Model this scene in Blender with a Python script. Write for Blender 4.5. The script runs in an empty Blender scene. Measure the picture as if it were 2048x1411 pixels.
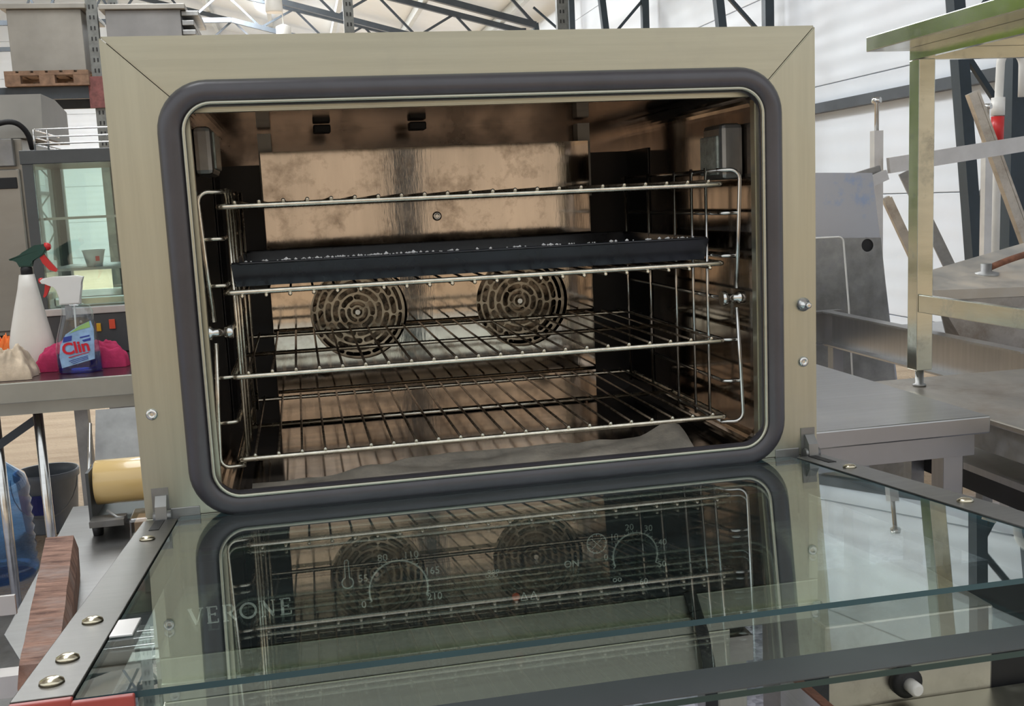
import bpy, bmesh, math, random
from mathutils import Vector, Matrix, noise
random.seed(7)
S = bpy.context.scene
COL = S.collection
PI = math.pi

# ------------------------------------------------------------ camera, world, light, exposure
cam = bpy.data.objects.new('camera', bpy.data.cameras.new('camera')); COL.objects.link(cam)
RX, RF, RU = (0.979182, -0.197731, -0.045883), (0.189411, 0.971326, -0.143695), (0.072980, 0.132013, 0.988558)
cam.matrix_world = Matrix(((RX[0], RU[0], -RF[0], 0.18697), (RX[1], RU[1], -RF[1], -1.19381),
                           (RX[2], RU[2], -RF[2], 1.30070), (0, 0, 0, 1)))
cam.data.sensor_width = 36; cam.data.lens = 2123 / 2048 * 36; cam.data.clip_end = 200; cam.data.clip_start = 0.05
S.camera = cam
S.view_settings.view_transform = 'Standard'; S.view_settings.look = 'None'
S.view_settings.gamma = 1; S.view_settings.use_curve_mapping = False
S.view_settings.exposure = 0.3
w = bpy.data.worlds.new('sky'); S.world = w; w.use_nodes = True
bg = w.node_tree.nodes['Background']; bg.inputs[0].default_value = (0.93, 0.97, 1.0, 1); bg.inputs[1].default_value = 0.9

def area(name, loc, rot, sx, sy, power, color=(1, 1, 1)):
    l = bpy.data.lights.new(name, 'AREA'); l.shape = 'RECTANGLE'; l.size = sx; l.size_y = sy
    l.energy = power; l.color = color
    o = bpy.data.objects.new(name, l); o.location = loc; o.rotation_euler = rot; COL.objects.link(o)
    return o
area('far_fill', (-6.0, 22.0, 7.2), (0, math.radians(-14), 0), 3.0, 6.0, 900, (0.93, 0.97, 1.0))  # added fill lifting the far walls, no fixture there
# added fill areas below the closed roof, brightening the hall walls
for yy, pw in ((2.0, 130), (8.0, 330), (16.0, 700), (24.0, 1100)):
    area('roof_fill', (-1.0, yy, 6.02), (0, math.radians(-14), 0), 1.6, 4.5, pw, (0.95, 0.98, 1.0))
sun = bpy.data.lights.new('sun', 'SUN'); sun.energy = 2.2; sun.angle = math.radians(3); sun.color = (1.0, 0.95, 0.85)
so = bpy.data.objects.new('sun', sun); so.rotation_euler = (math.radians(-38), math.radians(26), 0); COL.objects.link(so)

# ------------------------------------------------------------ materials
MATS = {}
def nodes(name):
    m = bpy.data.materials.new(name); m.use_nodes = True
    nt = m.node_tree; p = nt.nodes['Principled BSDF']
    MATS[name] = m
    return m, nt, p
def ramp(nt, src, c0, c1, p0=0.35, p1=0.7):
    r = nt.nodes.new('ShaderNodeValToRGB'); r.color_ramp.elements[0].position = p0; r.color_ramp.elements[1].position = p1
    r.color_ramp.elements[0].color = (*c0, 1); r.color_ramp.elements[1].color = (*c1, 1)
    nt.links.new(src, r.inputs[0]); return r.outputs[0]
def noi(nt, scale, stretch=(1, 1, 1), detail=4, rough=0.6):
    t = nt.nodes.new('ShaderNodeTexCoord'); mp = nt.nodes.new('ShaderNodeMapping'); mp.inputs['Scale'].default_value = stretch
    n = nt.nodes.new('ShaderNodeTexNoise'); n.inputs['Scale'].default_value = scale
    n.inputs['Detail'].default_value = detail; n.inputs['Roughness'].default_value = rough
    nt.links.new(t.outputs['Object'], mp.inputs[0]); nt.links.new(mp.outputs[0], n.inputs['Vector'])
    return n.outputs['Fac']
def bump(nt, p, src, strength=0.2, dist=0.002):
    b = nt.nodes.new('ShaderNodeBump'); b.inputs['Strength'].default_value = strength; b.inputs['Distance'].default_value = dist
    nt.links.new(src, b.inputs['Height']); nt.links.new(b.outputs[0], p.inputs['Normal'])
def plain(name, col, rough=0.5, metal=0.0, var=0.12, scale=8, bmp=0.0, spec=0.5):
    m, nt, p = nodes(name)
    c1 = tuple(min(1, c * (1 + var)) for c in col); c0 = tuple(c * (1 - var) for c in col)
    f = noi(nt, scale)
    nt.links.new(ramp(nt, f, c0, c1), p.inputs['Base Color'])
    p.inputs['Roughness'].default_value = rough; p.inputs['Metallic'].default_value = metal
    p.inputs['Specular IOR Level'].default_value = spec
    if bmp: bump(nt, p, noi(nt, scale * 6), bmp)
    return m
def steel(name, col=(0.6, 0.58, 0.54), rough=0.3, stretch=(1, 1, 40), scale=3, var=0.1, dirt=None, dlo=0.5, dhi=0.75, dscale=4, rvar=0.08, bmp=0.04, dmetal=0.3):
    m, nt, p = nodes(name)
    f = noi(nt, scale, stretch)
    c0 = tuple(c * (1 - var) for c in col); c1 = tuple(min(1, c * (1 + var)) for c in col)
    out = ramp(nt, f, c0, c1)
    rg = nt.nodes.new('ShaderNodeMapRange'); rg.inputs['To Min'].default_value = max(0.02, rough - rvar); rg.inputs['To Max'].default_value = rough + rvar
    nt.links.new(noi(nt, dscale * 1.3), rg.inputs['Value'])
    nt.links.new(rg.outputs[0], p.inputs['Roughness'])
    p.inputs['Metallic'].default_value = 1.0
    if dirt:
        d = noi(nt, dscale, (1, 1, 1), 8, 0.7)
        k = ramp(nt, d, (0, 0, 0), (1, 1, 1), dlo, dhi)
        mx = nt.nodes.new('ShaderNodeMix'); mx.data_type = 'RGBA'
        nt.links.new(k, mx.inputs[0]); nt.links.new(out, mx.inputs[6]); mx.inputs[7].default_value = (*dirt, 1)
        out = mx.outputs[2]
        mr = nt.nodes.new('ShaderNodeMapRange'); mr.inputs['To Min'].default_value = 1.0; mr.inputs['To Max'].default_value = dmetal
        nt.links.new(k, mr.inputs['Value']); nt.links.new(mr.outputs[0], p.inputs['Metallic'])
    nt.links.new(out, p.inputs['Base Color'])
    if bmp: bump(nt, p, noi(nt, 30, stretch), bmp, 0.001)
    return m
def glassmat(name, tint, base=0.04, edge=None, rough=0.0, reflcol=(1, 1, 1)):
    m = bpy.data.materials.new(name); m.use_nodes = True; nt = m.node_tree; nt.nodes.clear()
    out = nt.nodes.new('ShaderNodeOutputMaterial'); tr = nt.nodes.new('ShaderNodeBsdfTransparent'); tr.inputs[0].default_value = (*tint, 1)
    gl = nt.nodes.new('ShaderNodeBsdfGlossy'); gl.inputs['Roughness'].default_value = rough; gl.inputs[0].default_value = (*reflcol, 1)
    lw = nt.nodes.new('ShaderNodeLayerWeight'); lw.inputs[0].default_value = 0.5
    pw = nt.nodes.new('ShaderNodeMath'); pw.operation = 'POWER'; pw.inputs[1].default_value = 5
    ma = nt.nodes.new('ShaderNodeMath'); ma.operation = 'MULTIPLY_ADD'; ma.inputs[1].default_value = 1 - base; ma.inputs[2].default_value = base
    mx = nt.nodes.new('ShaderNodeMixShader')
    nt.links.new(lw.outputs['Facing'], pw.inputs[0]); nt.links.new(pw.outputs[0], ma.inputs[0]); nt.links.new(ma.outputs[0], mx.inputs[0])
    nt.links.new(tr.outputs[0], mx.inputs[1]); nt.links.new(gl.outputs[0], mx.inputs[2]); nt.links.new(mx.outputs[0], out.inputs[0])
    MATS[name] = m
    return m
steel('frame_steel', (0.50, 0.50, 0.41), 0.36, (1, 1, 30), 4, 0.05, dirt=(0.42, 0.40, 0.33), dlo=0.55, dhi=0.95, dscale=9, rvar=0.06)
steel('frame_steel_side', (0.50, 0.50, 0.41), 0.36, (30, 1, 1), 4, 0.05, dirt=(0.42, 0.40, 0.33), dlo=0.55, dhi=0.95, dscale=9, rvar=0.06)
steel('guard_steel', (0.50, 0.44, 0.35), 0.34, (1, 1, 1), 20, 0.2, dirt=(0.12, 0.08, 0.05), dlo=0.5, dhi=0.8, dscale=50)
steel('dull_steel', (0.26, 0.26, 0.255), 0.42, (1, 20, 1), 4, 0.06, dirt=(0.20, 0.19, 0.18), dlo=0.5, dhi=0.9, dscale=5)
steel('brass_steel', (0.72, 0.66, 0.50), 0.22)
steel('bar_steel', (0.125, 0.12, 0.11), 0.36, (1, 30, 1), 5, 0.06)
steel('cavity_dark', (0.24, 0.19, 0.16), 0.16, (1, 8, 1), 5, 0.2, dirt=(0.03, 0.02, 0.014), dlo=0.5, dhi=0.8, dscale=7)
steel('cavity_steel', (0.47, 0.40, 0.34), 0.09, (1, 8, 1), 5, 0.2, dirt=(0.05, 0.028, 0.018), dlo=0.50, dhi=0.80, dscale=7, rvar=0.06)
steel('back_steel', (0.55, 0.48, 0.41), 0.06, (6, 1, 1), 5, 0.10, dirt=(0.16, 0.10, 0.06), dlo=0.50, dhi=0.90, dscale=16, rvar=0.04)
steel('bright_steel', (0.70, 0.70, 0.68), 0.18, (1, 1, 10), 5, 0.08)
steel('wire_steel', (0.72, 0.68, 0.58), 0.26, (4, 4, 4), 20, 0.18, dirt=(0.16, 0.10, 0.06), dlo=0.62, dhi=0.8, dscale=60)
steel('dark_wire', (0.30, 0.24, 0.18), 0.3, (4, 4, 4), 20, 0.3, dirt=(0.05, 0.035, 0.02), dlo=0.45, dhi=0.6, dscale=50)
steel('table_steel', (0.42, 0.42, 0.42), 0.33, (1, 20, 1), 4, 0.06, dirt=(0.36, 0.35, 0.33), dlo=0.5, dhi=0.9, dscale=5)
steel('stand_steel', (0.60, 0.62, 0.55), 0.16, (1, 1, 6), 5, 0.08, dirt=(0.30, 0.29, 0.24), dlo=0.55, dhi=0.85, dscale=9)
steel('old_steel', (0.50, 0.47, 0.42), 0.38, (3, 1, 3), 4, 0.12, dirt=(0.22, 0.16, 0.11), dlo=0.5, dhi=0.72, dscale=5)
steel('dusty_steel', (0.52, 0.50, 0.46), 0.45, (1, 1, 1), 4, 0.15, dirt=(0.50, 0.44, 0.36), dlo=0.4, dhi=0.65, dscale=6, dmetal=0.0)
steel('galv_steel', (0.31, 0.31, 0.30), 0.45, (1, 1, 1), 12, 0.2, dirt=(0.25, 0.25, 0.26), dlo=0.5, dhi=0.8, dscale=18)
plain('rack_paint', (0.15, 0.155, 0.145), 0.5, 0.2, 0.25, 12)
plain('crate_grey', (0.27, 0.255, 0.225), 0.45, 0.35, 0.12, 3)
plain('crate_dark', (0.20, 0.195, 0.19), 0.45, 0.35, 0.12, 3)
steel('box_steel', (0.34, 0.325, 0.29), 0.42, (1, 1, 3), 2, 0.15, dirt=(0.36, 0.34, 0.30), dlo=0.4, dhi=0.8, dscale=2)
plain('rubber', (0.052, 0.048, 0.056), 0.34, 0, 0.15, 14, 0.05, 0.7)
plain('black_enamel', (0.012, 0.014, 0.020), 0.22, 0, 0.3, 12, 0.05)
plain('black_matte', (0.012, 0.012, 0.013), 0.6, 0, 0.3, 8)
plain('black_glass', (0.010, 0.011, 0.012), 0.12, 0, 0.2, 6)
plain('cavity_black', (0.008, 0.008, 0.011), 0.35, 0.2, 0.4, 9)
plain('print_white', (0.95, 0.97, 0.92), 0.5, 0, 0.05)
plain('red_plastic', (0.62, 0.03, 0.03), 0.35, 0, 0.1)
plain('red_cap', (0.42, 0.07, 0.055), 0.4, 0, 0.15, 20)
plain('green_plastic', (0.010, 0.060, 0.045), 0.35, 0, 0.15)
plain('white_plastic', (0.82, 0.81, 0.77), 0.35, 0, 0.04)
plain('milky_plastic', (0.86, 0.83, 0.76), 0.35, 0, 0.06, 6)
plain('crumb', (0.75, 0.76, 0.78), 0.5, 0, 0.2)
plain('maroon_top', (0.055, 0.030, 0.034), 0.22, 0, 0.2, 10)
plain('edge_steel', (0.40, 0.40, 0.35), 0.35, 0.7, 0.08)
plain('pink_cloth', (0.52, 0.035, 0.12), 0.9, 0, 0.22, 20, 0.6)
plain('beige_cloth', (0.66, 0.54, 0.40), 0.9, 0, 0.35, 14, 0.6)
plain('orange_cloth', (0.85, 0.20, 0.04), 0.9, 0, 0.15, 20, 0.4)
plain('dark_paint', (0.045, 0.055, 0.066), 0.45, 0.1, 0.15, 6)
plain('blue_black_paint', (0.030, 0.045, 0.058), 0.4, 0.1, 0.15, 6)
plain('grey_frame', (0.085, 0.092, 0.095), 0.4, 0.2, 0.1)
plain('grey_plastic', (0.20, 0.22, 0.24), 0.4, 0, 0.12)
plain('blue_label', (0.02, 0.03, 0.18), 0.4, 0, 0.2)
plain('wood', (0.20, 0.12, 0.075), 0.8, 0, 0.3, 12, 0.4)
plain('wall_white', (0.80, 0.82, 0.84), 0.45, 0, 0.02, 1.5)
plain('roof_white', (0.72, 0.76, 0.80), 0.6, 0, 0.02, 2)
plain('purlin_grey', (0.55, 0.57, 0.56), 0.5, 0.2, 0.06)
plain('off_white', (0.75, 0.74, 0.70), 0.5, 0, 0.05)
plain('pale_metal', (0.62, 0.60, 0.58), 0.35, 0.5, 0.08)
plain('rust', (0.20, 0.085, 0.05), 0.8, 0, 0.4, 30, 0.5)
plain('rust_red', (0.16, 0.055, 0.05), 0.7, 0, 0.3, 20)
plain('red_switch', (0.75, 0.10, 0.05), 0.3, 0, 0.1)
plain('yellow_switch', (0.75, 0.40, 0.03), 0.3, 0, 0.1)
plain('clin_red', (0.70, 0.01, 0.03), 0.4, 0, 0.05)
plain('label_blue', (0.35, 0.55, 0.82), 0.4, 0, 0.25, 25)
plain('label_navy', (0.03, 0.06, 0.35), 0.4, 0, 0.1)
plain('label_green', (0.36, 0.60, 0.20), 0.4, 0, 0.15)
plain('foil', (0.80, 0.74, 0.64), 0.45, 0.2, 0.25, 20, 0.5)
plain('teal_edge', (0.035, 0.085, 0.10), 0.15, 0, 0.15, 6)
plain('green_edge', (0.035, 0.06, 0.05), 0.15, 0, 0.15, 6)
plain('lamp_glass', (0.30, 0.34, 0.31), 0.15, 0.3, 0.3, 60, 0.6)
plain('ochre_plaster', (0.52, 0.45, 0.375), 0.8, 0, 0.15, 0.5)
plain('brick_tan', (0.48, 0.36, 0.26), 0.9, 0, 0.25, 30, 0.5)
glassmat('pane_glass', (0.93, 0.975, 0.955), 0.085, reflcol=(0.95, 1.0, 1.0))
glassmat('display_glass', (0.86, 0.93, 0.90), 0.06)
glassmat('bottle_clear', (0.90, 0.94, 0.95), 0.08)
glassmat('blue_liquid', (0.22, 0.34, 0.90), 0.05)
glassmat('blue_bottle', (0.35, 0.60, 0.95), 0.10)
glassmat('cling_film', (0.86, 0.84, 0.80), 0.15, rough=0.15)
def wood_mat():
    m, nt, p = nodes('old_wood')
    f = noi(nt, 9, (1.5, 6, 1.5), 8, 0.7)
    a = ramp(nt, f, (0.09, 0.038, 0.026), (0.44, 0.25, 0.18), 0.34, 0.66)
    g = noi(nt, 5, (1, 2, 1), 5, 0.7); k = ramp(nt, g, (0, 0, 0), (1, 1, 1), 0.52, 0.72)
    mx = nt.nodes.new('ShaderNodeMix'); mx.data_type = 'RGBA'; nt.links.new(k, mx.inputs[0]); nt.links.new(a, mx.inputs[6]); mx.inputs[7].default_value = (0.34, 0.26, 0.23, 1)
    nt.links.new(mx.outputs[2], p.inputs['Base Color']); p.inputs['Roughness'].default_value = 0.8
    bump(nt, p, noi(nt, 40, (1, 4, 1)), 0.6, 0.003)
wood_mat()
def roll_mat():
    m, nt, p = nodes('film_roll')
    t = nt.nodes.new('ShaderNodeTexCoord'); sp = nt.nodes.new('ShaderNodeSeparateXYZ'); nt.links.new(t.outputs['Object'], sp.inputs[0])
    r = nt.nodes.new('ShaderNodeMapRange'); r.inputs['From Min'].default_value = -0.27; r.inputs['From Max'].default_value = -0.05
    nt.links.new(sp.outputs[0], r.inputs['Value'])
    nt.links.new(ramp(nt, r.outputs[0], (0.80, 0.76, 0.52), (0.78, 0.56, 0.24), 0.0, 0.7), p.inputs['Base Color'])
    p.inputs['Roughness'].default_value = 0.2; p.inputs['Coat Weight'].default_value = 0.4
roll_mat()
def floor_mat():
    m, nt, p = nodes('floor_ground')
    t = nt.nodes.new('ShaderNodeTexCoord'); sp = nt.nodes.new('ShaderNodeSeparateXYZ'); nt.links.new(t.outputs['Object'], sp.inputs[0])
    v = nt.nodes.new('ShaderNodeTexVoronoi'); v.inputs['Scale'].default_value = 55; nt.links.new(t.outputs['Object'], v.inputs['Vector'])
    grav = nt.nodes.new('ShaderNodeMix'); grav.data_type = 'RGBA'
    nt.links.new(v.outputs['Color'], grav.inputs[0]); grav.inputs[6].default_value = (0.20, 0.20, 0.24, 1); grav.inputs[7].default_value = (0.55, 0.55, 0.62, 1)
    sand = ramp(nt, noi(nt, 1.4, (1, 5, 1), 8, 0.65), (0.36, 0.26, 0.17), (0.56, 0.44, 0.31), 0.3, 0.7)
    ad = nt.nodes.new('ShaderNodeMath'); ad.operation = 'MULTIPLY_ADD'; nt.links.new(noi(nt, 1.5), ad.inputs[0]); ad.inputs[1].default_value = 1.2
    nt.links.new(sp.outputs[1], ad.inputs[2])
    k = nt.nodes.new('ShaderNodeMapRange'); k.inputs['From Min'].default_value = 2.8; k.inputs['From Max'].default_value = 3.3; nt.links.new(ad.outputs[0], k.inputs['Value'])
    k2 = nt.nodes.new('ShaderNodeMapRange'); k2.inputs['From Min'].default_value = -2.6; k2.inputs['From Max'].default_value = -3.2; nt.links.new(ad.outputs[0], k2.inputs['Value'])
    mxk = nt.nodes.new('ShaderNodeMath'); mxk.operation = 'MAXIMUM'; nt.links.new(k.outputs[0], mxk.inputs[0]); nt.links.new(k2.outputs[0], mxk.inputs[1])
    mx = nt.nodes.new('ShaderNodeMix'); mx.data_type = 'RGBA'; nt.links.new(mxk.outputs[0], mx.inputs[0]); nt.links.new(grav.outputs[2], mx.inputs[6]); nt.links.new(sand, mx.inputs[7])
    nt.links.new(mx.outputs[2], p.inputs['Base Color']); p.inputs['Roughness'].default_value = 0.85
    bump(nt, p, v.outputs['Distance'], 0.6, 0.01)
floor_mat()
def wall_mat():
    m, nt, p = nodes('ribbed_white')
    t = nt.nodes.new('ShaderNodeTexCoord'); wv = nt.nodes.new('ShaderNodeTexWave'); wv.bands_direction = 'Z'; wv.inputs['Scale'].default_value = 1.9
    wv.inputs['Distortion'].default_value = 0
    nt.links.new(t.outputs['Object'], wv.inputs['Vector'])
    nt.links.new(ramp(nt, noi(nt, 1.2), (0.74, 0.79, 0.85), (0.79, 0.83, 0.89)), p.inputs['Base Color']); p.inputs['Roughness'].default_value = 0.4
    bump(nt, p, wv.outputs['Fac'], 0.25, 0.01)
wall_mat()
def marble_mat():
    m, nt, p = nodes('blue_marble')
    nt.links.new(ramp(nt, noi(nt, 2.5, (1, 1, 1), 8, 0.7), (0.22, 0.33, 0.55), (0.42, 0.43, 0.46), 0.36, 0.48), p.inputs['Base Color'])
    p.inputs['Roughness'].default_value = 0.25; p.inputs['Metallic'].default_value = 0.5
marble_mat()
def leaf_mat():
    m, nt, p = nodes('leaves')
    nt.links.new(ramp(nt, noi(nt, 3, (1, 1, 1), 6, 0.8), (0.08, 0.16, 0.02), (0.62, 0.85, 0.18), 0.35, 0.6), p.inputs['Base Color']); p.inputs['Roughness'].default_value = 0.7
leaf_mat()
M = MATS

# ------------------------------------------------------------ geometry helpers
def box(bm, x0, x1, y0, y1, z0, z1, mi=0, bev=0.0):
    vs = [bm.verts.new((x, y, z)) for x in (x0, x1) for y in (y0, y1) for z in (z0, z1)]
    fs = [bm.faces.new([vs[i] for i in q]) for q in ((0, 1, 3, 2), (4, 6, 7, 5), (0, 4, 5, 1), (2, 3, 7, 6), (0, 2, 6, 4), (1, 5, 7, 3))]
    for f in fs: f.material_index = mi
    if bev:
        es = list({e for f in fs for e in f.edges})
        bmesh.ops.bevel(bm, geom=es, offset=bev, segments=2, affect='EDGES', profile=0.5, material=-1)
    return fs
def tube(bm, pts, r, seg=8, closed=False, caps=True):
    pts = [Vector(p) for p in pts]; n = len(pts); rings = []
    T0 = (pts[1] - pts[0]).normalized(); up = Vector((0, 0, 1)) if abs(T0.z) < 0.9 else Vector((1, 0, 0))
    N = (up - T0 * up.dot(T0)).normalized()
    for i, p in enumerate(pts):
        if closed: T = (pts[(i + 1) % n] - pts[i - 1]).normalized()
        else: T = (pts[min(i + 1, n - 1)] - pts[max(i - 1, 0)]).normalized()
        N = (N - T * N.dot(T)).normalized(); B = T.cross(N)
        rr = r[i] if isinstance(r, (list, tuple)) else r
        rings.append([bm.verts.new(p + (N * math.cos(a) + B * math.sin(a)) * rr) for a in (2 * PI * k / seg for k in range(seg))])
    m = n if closed else n - 1
    for i in range(m):
        a, b = rings[i], rings[(i + 1) % n]
        for k in range(seg):
            f = bm.faces.new((a[k], a[(k + 1) % seg], b[(k + 1) % seg], b[k])); f.smooth = True
    if not closed and caps:
        bm.faces.new(rings[0][::-1]); bm.faces.new(rings[-1])
def fillet(pts, rad, n=5, closed=False):
    pts = [Vector(p) for p in pts]; out = []; m = len(pts)
    for i, p in enumerate(pts):
        if not closed and i in (0, m - 1): out.append(p); continue
        a = (pts[i - 1] - p); b = (pts[(i + 1) % m] - p); r = min(rad, a.length * 0.49, b.length * 0.49)
        a.normalize(); b.normalize()
        ang = a.angle(b)
        if ang > 3.1 or ang < 0.02: out.append(p); continue
        d = r; c0, c1 = p + a * d, p + b * d
        rc = d * math.tan(ang / 2); cen = p + (a + b).normalized() * (d / math.cos(ang / 2))
        v0, v1 = c0 - cen, c1 - cen; tot = v0.angle(v1)
        for k in range(n + 1):
            t = k / n; s = math.sin(tot)
            out.append(cen + (v0 * math.sin((1 - t) * tot) + v1 * math.sin(t * tot)) / s)
    return out
def loft(bm, rings, caps=True, smooth=True, mi=0):
    R = [[bm.verts.new(p) for p in r] for r in rings]; n = len(R[0])
    for a, b in zip(R, R[1:]):
        for k in range(n):
            f = bm.faces.new((a[k], a[(k + 1) % n], b[(k + 1) % n], b[k])); f.smooth = smooth; f.material_index = mi
    if caps:
        f = bm.faces.new(R[0][::-1]); f.material_index = mi; f = bm.faces.new(R[-1]); f.material_index = mi
def lathe(bm, prof, c=(0, 0, 0), seg=24, axis='z', caps=True, mi=0):
    rings = []
    for r, h in prof:
        ring = []
        for k in range(seg):
            a = 2 * PI * k / seg; u, v = r * math.cos(a), r * math.sin(a)
            ring.append({'z': (c[0] + u, c[1] + v, c[2] + h), 'x': (c[0] + h, c[1] + u, c[2] + v), 'y': (c[0] + v, c[1] + h, c[2] + u)}[axis])
        rings.append(ring)
    loft(bm, rings, caps, True, mi)
def prism(bm, poly, t0, t1, axis='y', mi=0):
    def P(a, b, t): return {'y': (a, t, b), 'x': (t, a, b), 'z': (a, b, t)}[axis]
    A = [bm.verts.new(P(a, b, t0)) for a, b in poly]; B = [bm.verts.new(P(a, b, t1)) for a, b in poly]; n = len(poly)
    fs = [bm.faces.new(A), bm.faces.new(B[::-1])]
    fs += [bm.faces.new((A[k], B[k], B[(k + 1) % n], A[(k + 1) % n])) for k in range(n)]
    for f in fs: f.material_index = mi
    return fs
def beam(bm, p, q, wd, ht, up=(0, 0, 1), mi=0):
    p, q = Vector(p), Vector(q); T = (q - p).normalized(); up = Vector(up); sN = T.cross(up).normalized(); uN = sN.cross(T).normalized()
    vs = [bm.verts.new(e + sN * sx * wd / 2 + uN * sz * ht / 2) for e in (p, q) for sx, sz in ((-1, -1), (1, -1), (1, 1), (-1, 1))]
    fs = [bm.faces.new([vs[i] for i in qd]) for qd in ((0, 1, 2, 3), (7, 6, 5, 4), (0, 4, 5, 1), (1, 5, 6, 2), (2, 6, 7, 3), (3, 7, 4, 0))]
    for f in fs: f.material_index = mi
def rrect(x0, x1, z0, z1, r, n=8):
    out = []
    for cx, cz, a0 in ((x1 - r, z1 - r, 0), (x0 + r, z1 - r, 90), (x0 + r, z0 + r, 180), (x1 - r, z0 + r, 270)):
        for k in range(n + 1):
            a = math.radians(a0 + 90 * k / n); out.append((cx + r * math.cos(a), cz + r * math.sin(a)))
    return out
def flat_with_holes(outer, holes, y0, thick):
    """a sheet in the xz plane with cut-outs: filled 2D curve turned into a mesh"""
    cu = bpy.data.curves.new('t', 'CURVE'); cu.dimensions = '2D'; cu.fill_mode = 'BOTH'; cu.extrude = thick / 2
    for lp in [outer] + holes:
        s = cu.splines.new('POLY'); s.points.add(len(lp) - 1); s.use_cyclic_u = True
        for p, (a, b) in zip(s.points, lp): p.co = (a, b, 0, 1)
    ob = bpy.data.objects.new('t', cu); me = bpy.data.meshes.new_from_object(ob)
    bm = bmesh.new(); bm.from_mesh(me); bpy.data.objects.remove(ob); bpy.data.curves.remove(cu)
    bmesh.ops.transform(bm, matrix=Matrix.Translation((0, y0, 0)) @ Matrix.Rotation(PI / 2, 4, 'X'), verts=bm.verts)
    return bm
def textbm(s, size, loc, offset=0.0, extrude=0.0004, rot=PI / 2, align='CENTER', shear=0, rotz=0):
    cu = bpy.data.curves.new('t', 'FONT'); cu.body = s; cu.size = size; cu.align_x = align; cu.align_y = 'CENTER'; cu.offset = offset; cu.extrude = extrude; cu.resolution_u = 3; cu.shear = shear
    ob = bpy.data.objects.new('t', cu); me = bpy.data.meshes.new_from_object(ob)
    bm = bmesh.new(); bm.from_mesh(me); bpy.data.objects.remove(ob); bpy.data.curves.remove(cu)
    bmesh.ops.transform(bm, matrix=Matrix.Translation(loc) @ Matrix.Rotation(rotz, 4, 'Z') @ Matrix.Rotation(rot, 4, 'X'), verts=bm.verts)
    return bm
def merge(dst, src):
    me = bpy.data.meshes.new('tmp'); src.to_mesh(me); src.free(); dst.from_mesh(me); bpy.data.meshes.remove(me)
ORG = {}
def tag(o, label=None, cat=None, group=None, kind=None):
    if label: o['label'] = label
    if cat: o['category'] = cat
    if group: o['group'] = group
    if kind: o['kind'] = kind
    return o
def thing(name, loc, label, cat, group=None):
    o = bpy.data.objects.new(name, None); o.empty_display_size = 0.05; COL.objects.link(o); o.location = loc
    ORG[o.name] = Vector(loc)
    return tag(o, label, cat, group)
def obj(name, bm, mats, parent=None, label=None, cat=None, group=None, kind=None, fixn=True):
    """link bm (world coordinates) as one mesh object; its origin follows its thing"""
    if fixn: bmesh.ops.recalc_face_normals(bm, faces=bm.faces)
    if parent is not None: org = ORG[parent.name]
    else:
        xs = [v.co for v in bm.verts]
        lo = Vector([min(c[i] for c in xs) for i in range(3)]); hi = Vector([max(c[i] for c in xs) for i in range(3)])
        org = Vector(((lo.x + hi.x) / 2, (lo.y + hi.y) / 2, lo.z))
    bmesh.ops.translate(bm, vec=-org, verts=bm.verts)
    me = bpy.data.meshes.new(name); bm.to_mesh(me); bm.free()
    for m in (mats if isinstance(mats, (list, tuple)) else [mats]): me.materials.append(M[m])
    o = bpy.data.objects.new(name, me); COL.objects.link(o)
    if parent is not None: o.parent = parent
    else: o.location = org
    ORG[o.name] = org
    return tag(o, label, cat, group, kind)
def dup(src, off, parent=None):
    c = src.copy(); COL.objects.link(c)
    if parent is not None: c.parent = parent
    c.location = src.location + Vector(off); return c
def B(): return bmesh.new()

# ------------------------------------------------------------ the hall
bm = B(); box(bm, -60, 60, -60, 60, -0.1, 0)
obj('floor', bm, 'floor_ground', kind='structure')
def panel_wall(name, x0, x1, y0, y1, ztop, mat='ribbed_white', hp=1.0):
    bm = B(); box(bm, x0 - (0.02 if x1 - x0 > 0.5 else -0.03), x1 + (0.02 if x1 - x0 > 0.5 else 0.05), y0 + (0.03 if y1 - y0 < 0.5 else -0.02), y1 + (0.05 if y1 - y0 < 0.5 else 0.02), 0, ztop)
    r = obj(name, bm, 'wall_white', kind='structure')
    z = 0.2
    bm = B(); box(bm, x0, x1, y0, y1, 0, 0.192); obj('wall_panel', bm, mat, r)
    while z < ztop - 0.05:
        bm = B(); box(bm, x0, x1, y0, y1, z, min(z + hp - 0.008, ztop), bev=0.004); obj('wall_panel', bm, mat, r); z += hp
    return r
panel_wall('wall_right', 5.0, 5.06, -1.5, 31, 4.6)
panel_wall('wall_back', -16, 5.0, 31, 31.06, 9.8)
panel_wall('wall_left', -11.06, -11, 24, 31, 8.9)
panel_wall('wall_left', -11.06, -11, 2, 14, 8.9)
# roof: white sheets rising from the right eave, grey purlins under them
def roofz(x): return 4.75 + 0.26 * (5.0 - x)
bm = B()
prism(bm, [(-16.5, roofz(-16.5)), (5.2, roofz(5.2)), (5.2, roofz(5.2) + 0.08), (-16.5, roofz(-16.5) + 0.08)], -1.5, 31.2)
ceil = obj('ceiling', bm, 'roof_white', kind='structure')
for k in range(11):
    x = 4.4 - 1.5 * k; bm = B(); box(bm, x - 0.05, x + 0.05, -1.4, 31, roofz(x) - 0.20, roofz(x) - 0.005 - 0.026 + 0.0)
    obj('purlin', bm, 'purlin_grey', ceil)

# girt along the right wall
bm = B(); box(bm, 4.90, 4.995, -1.4, 30.9, 1.945, 2.03)
obj('trim_1', bm, 'dark_paint', kind='structure')

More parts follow.
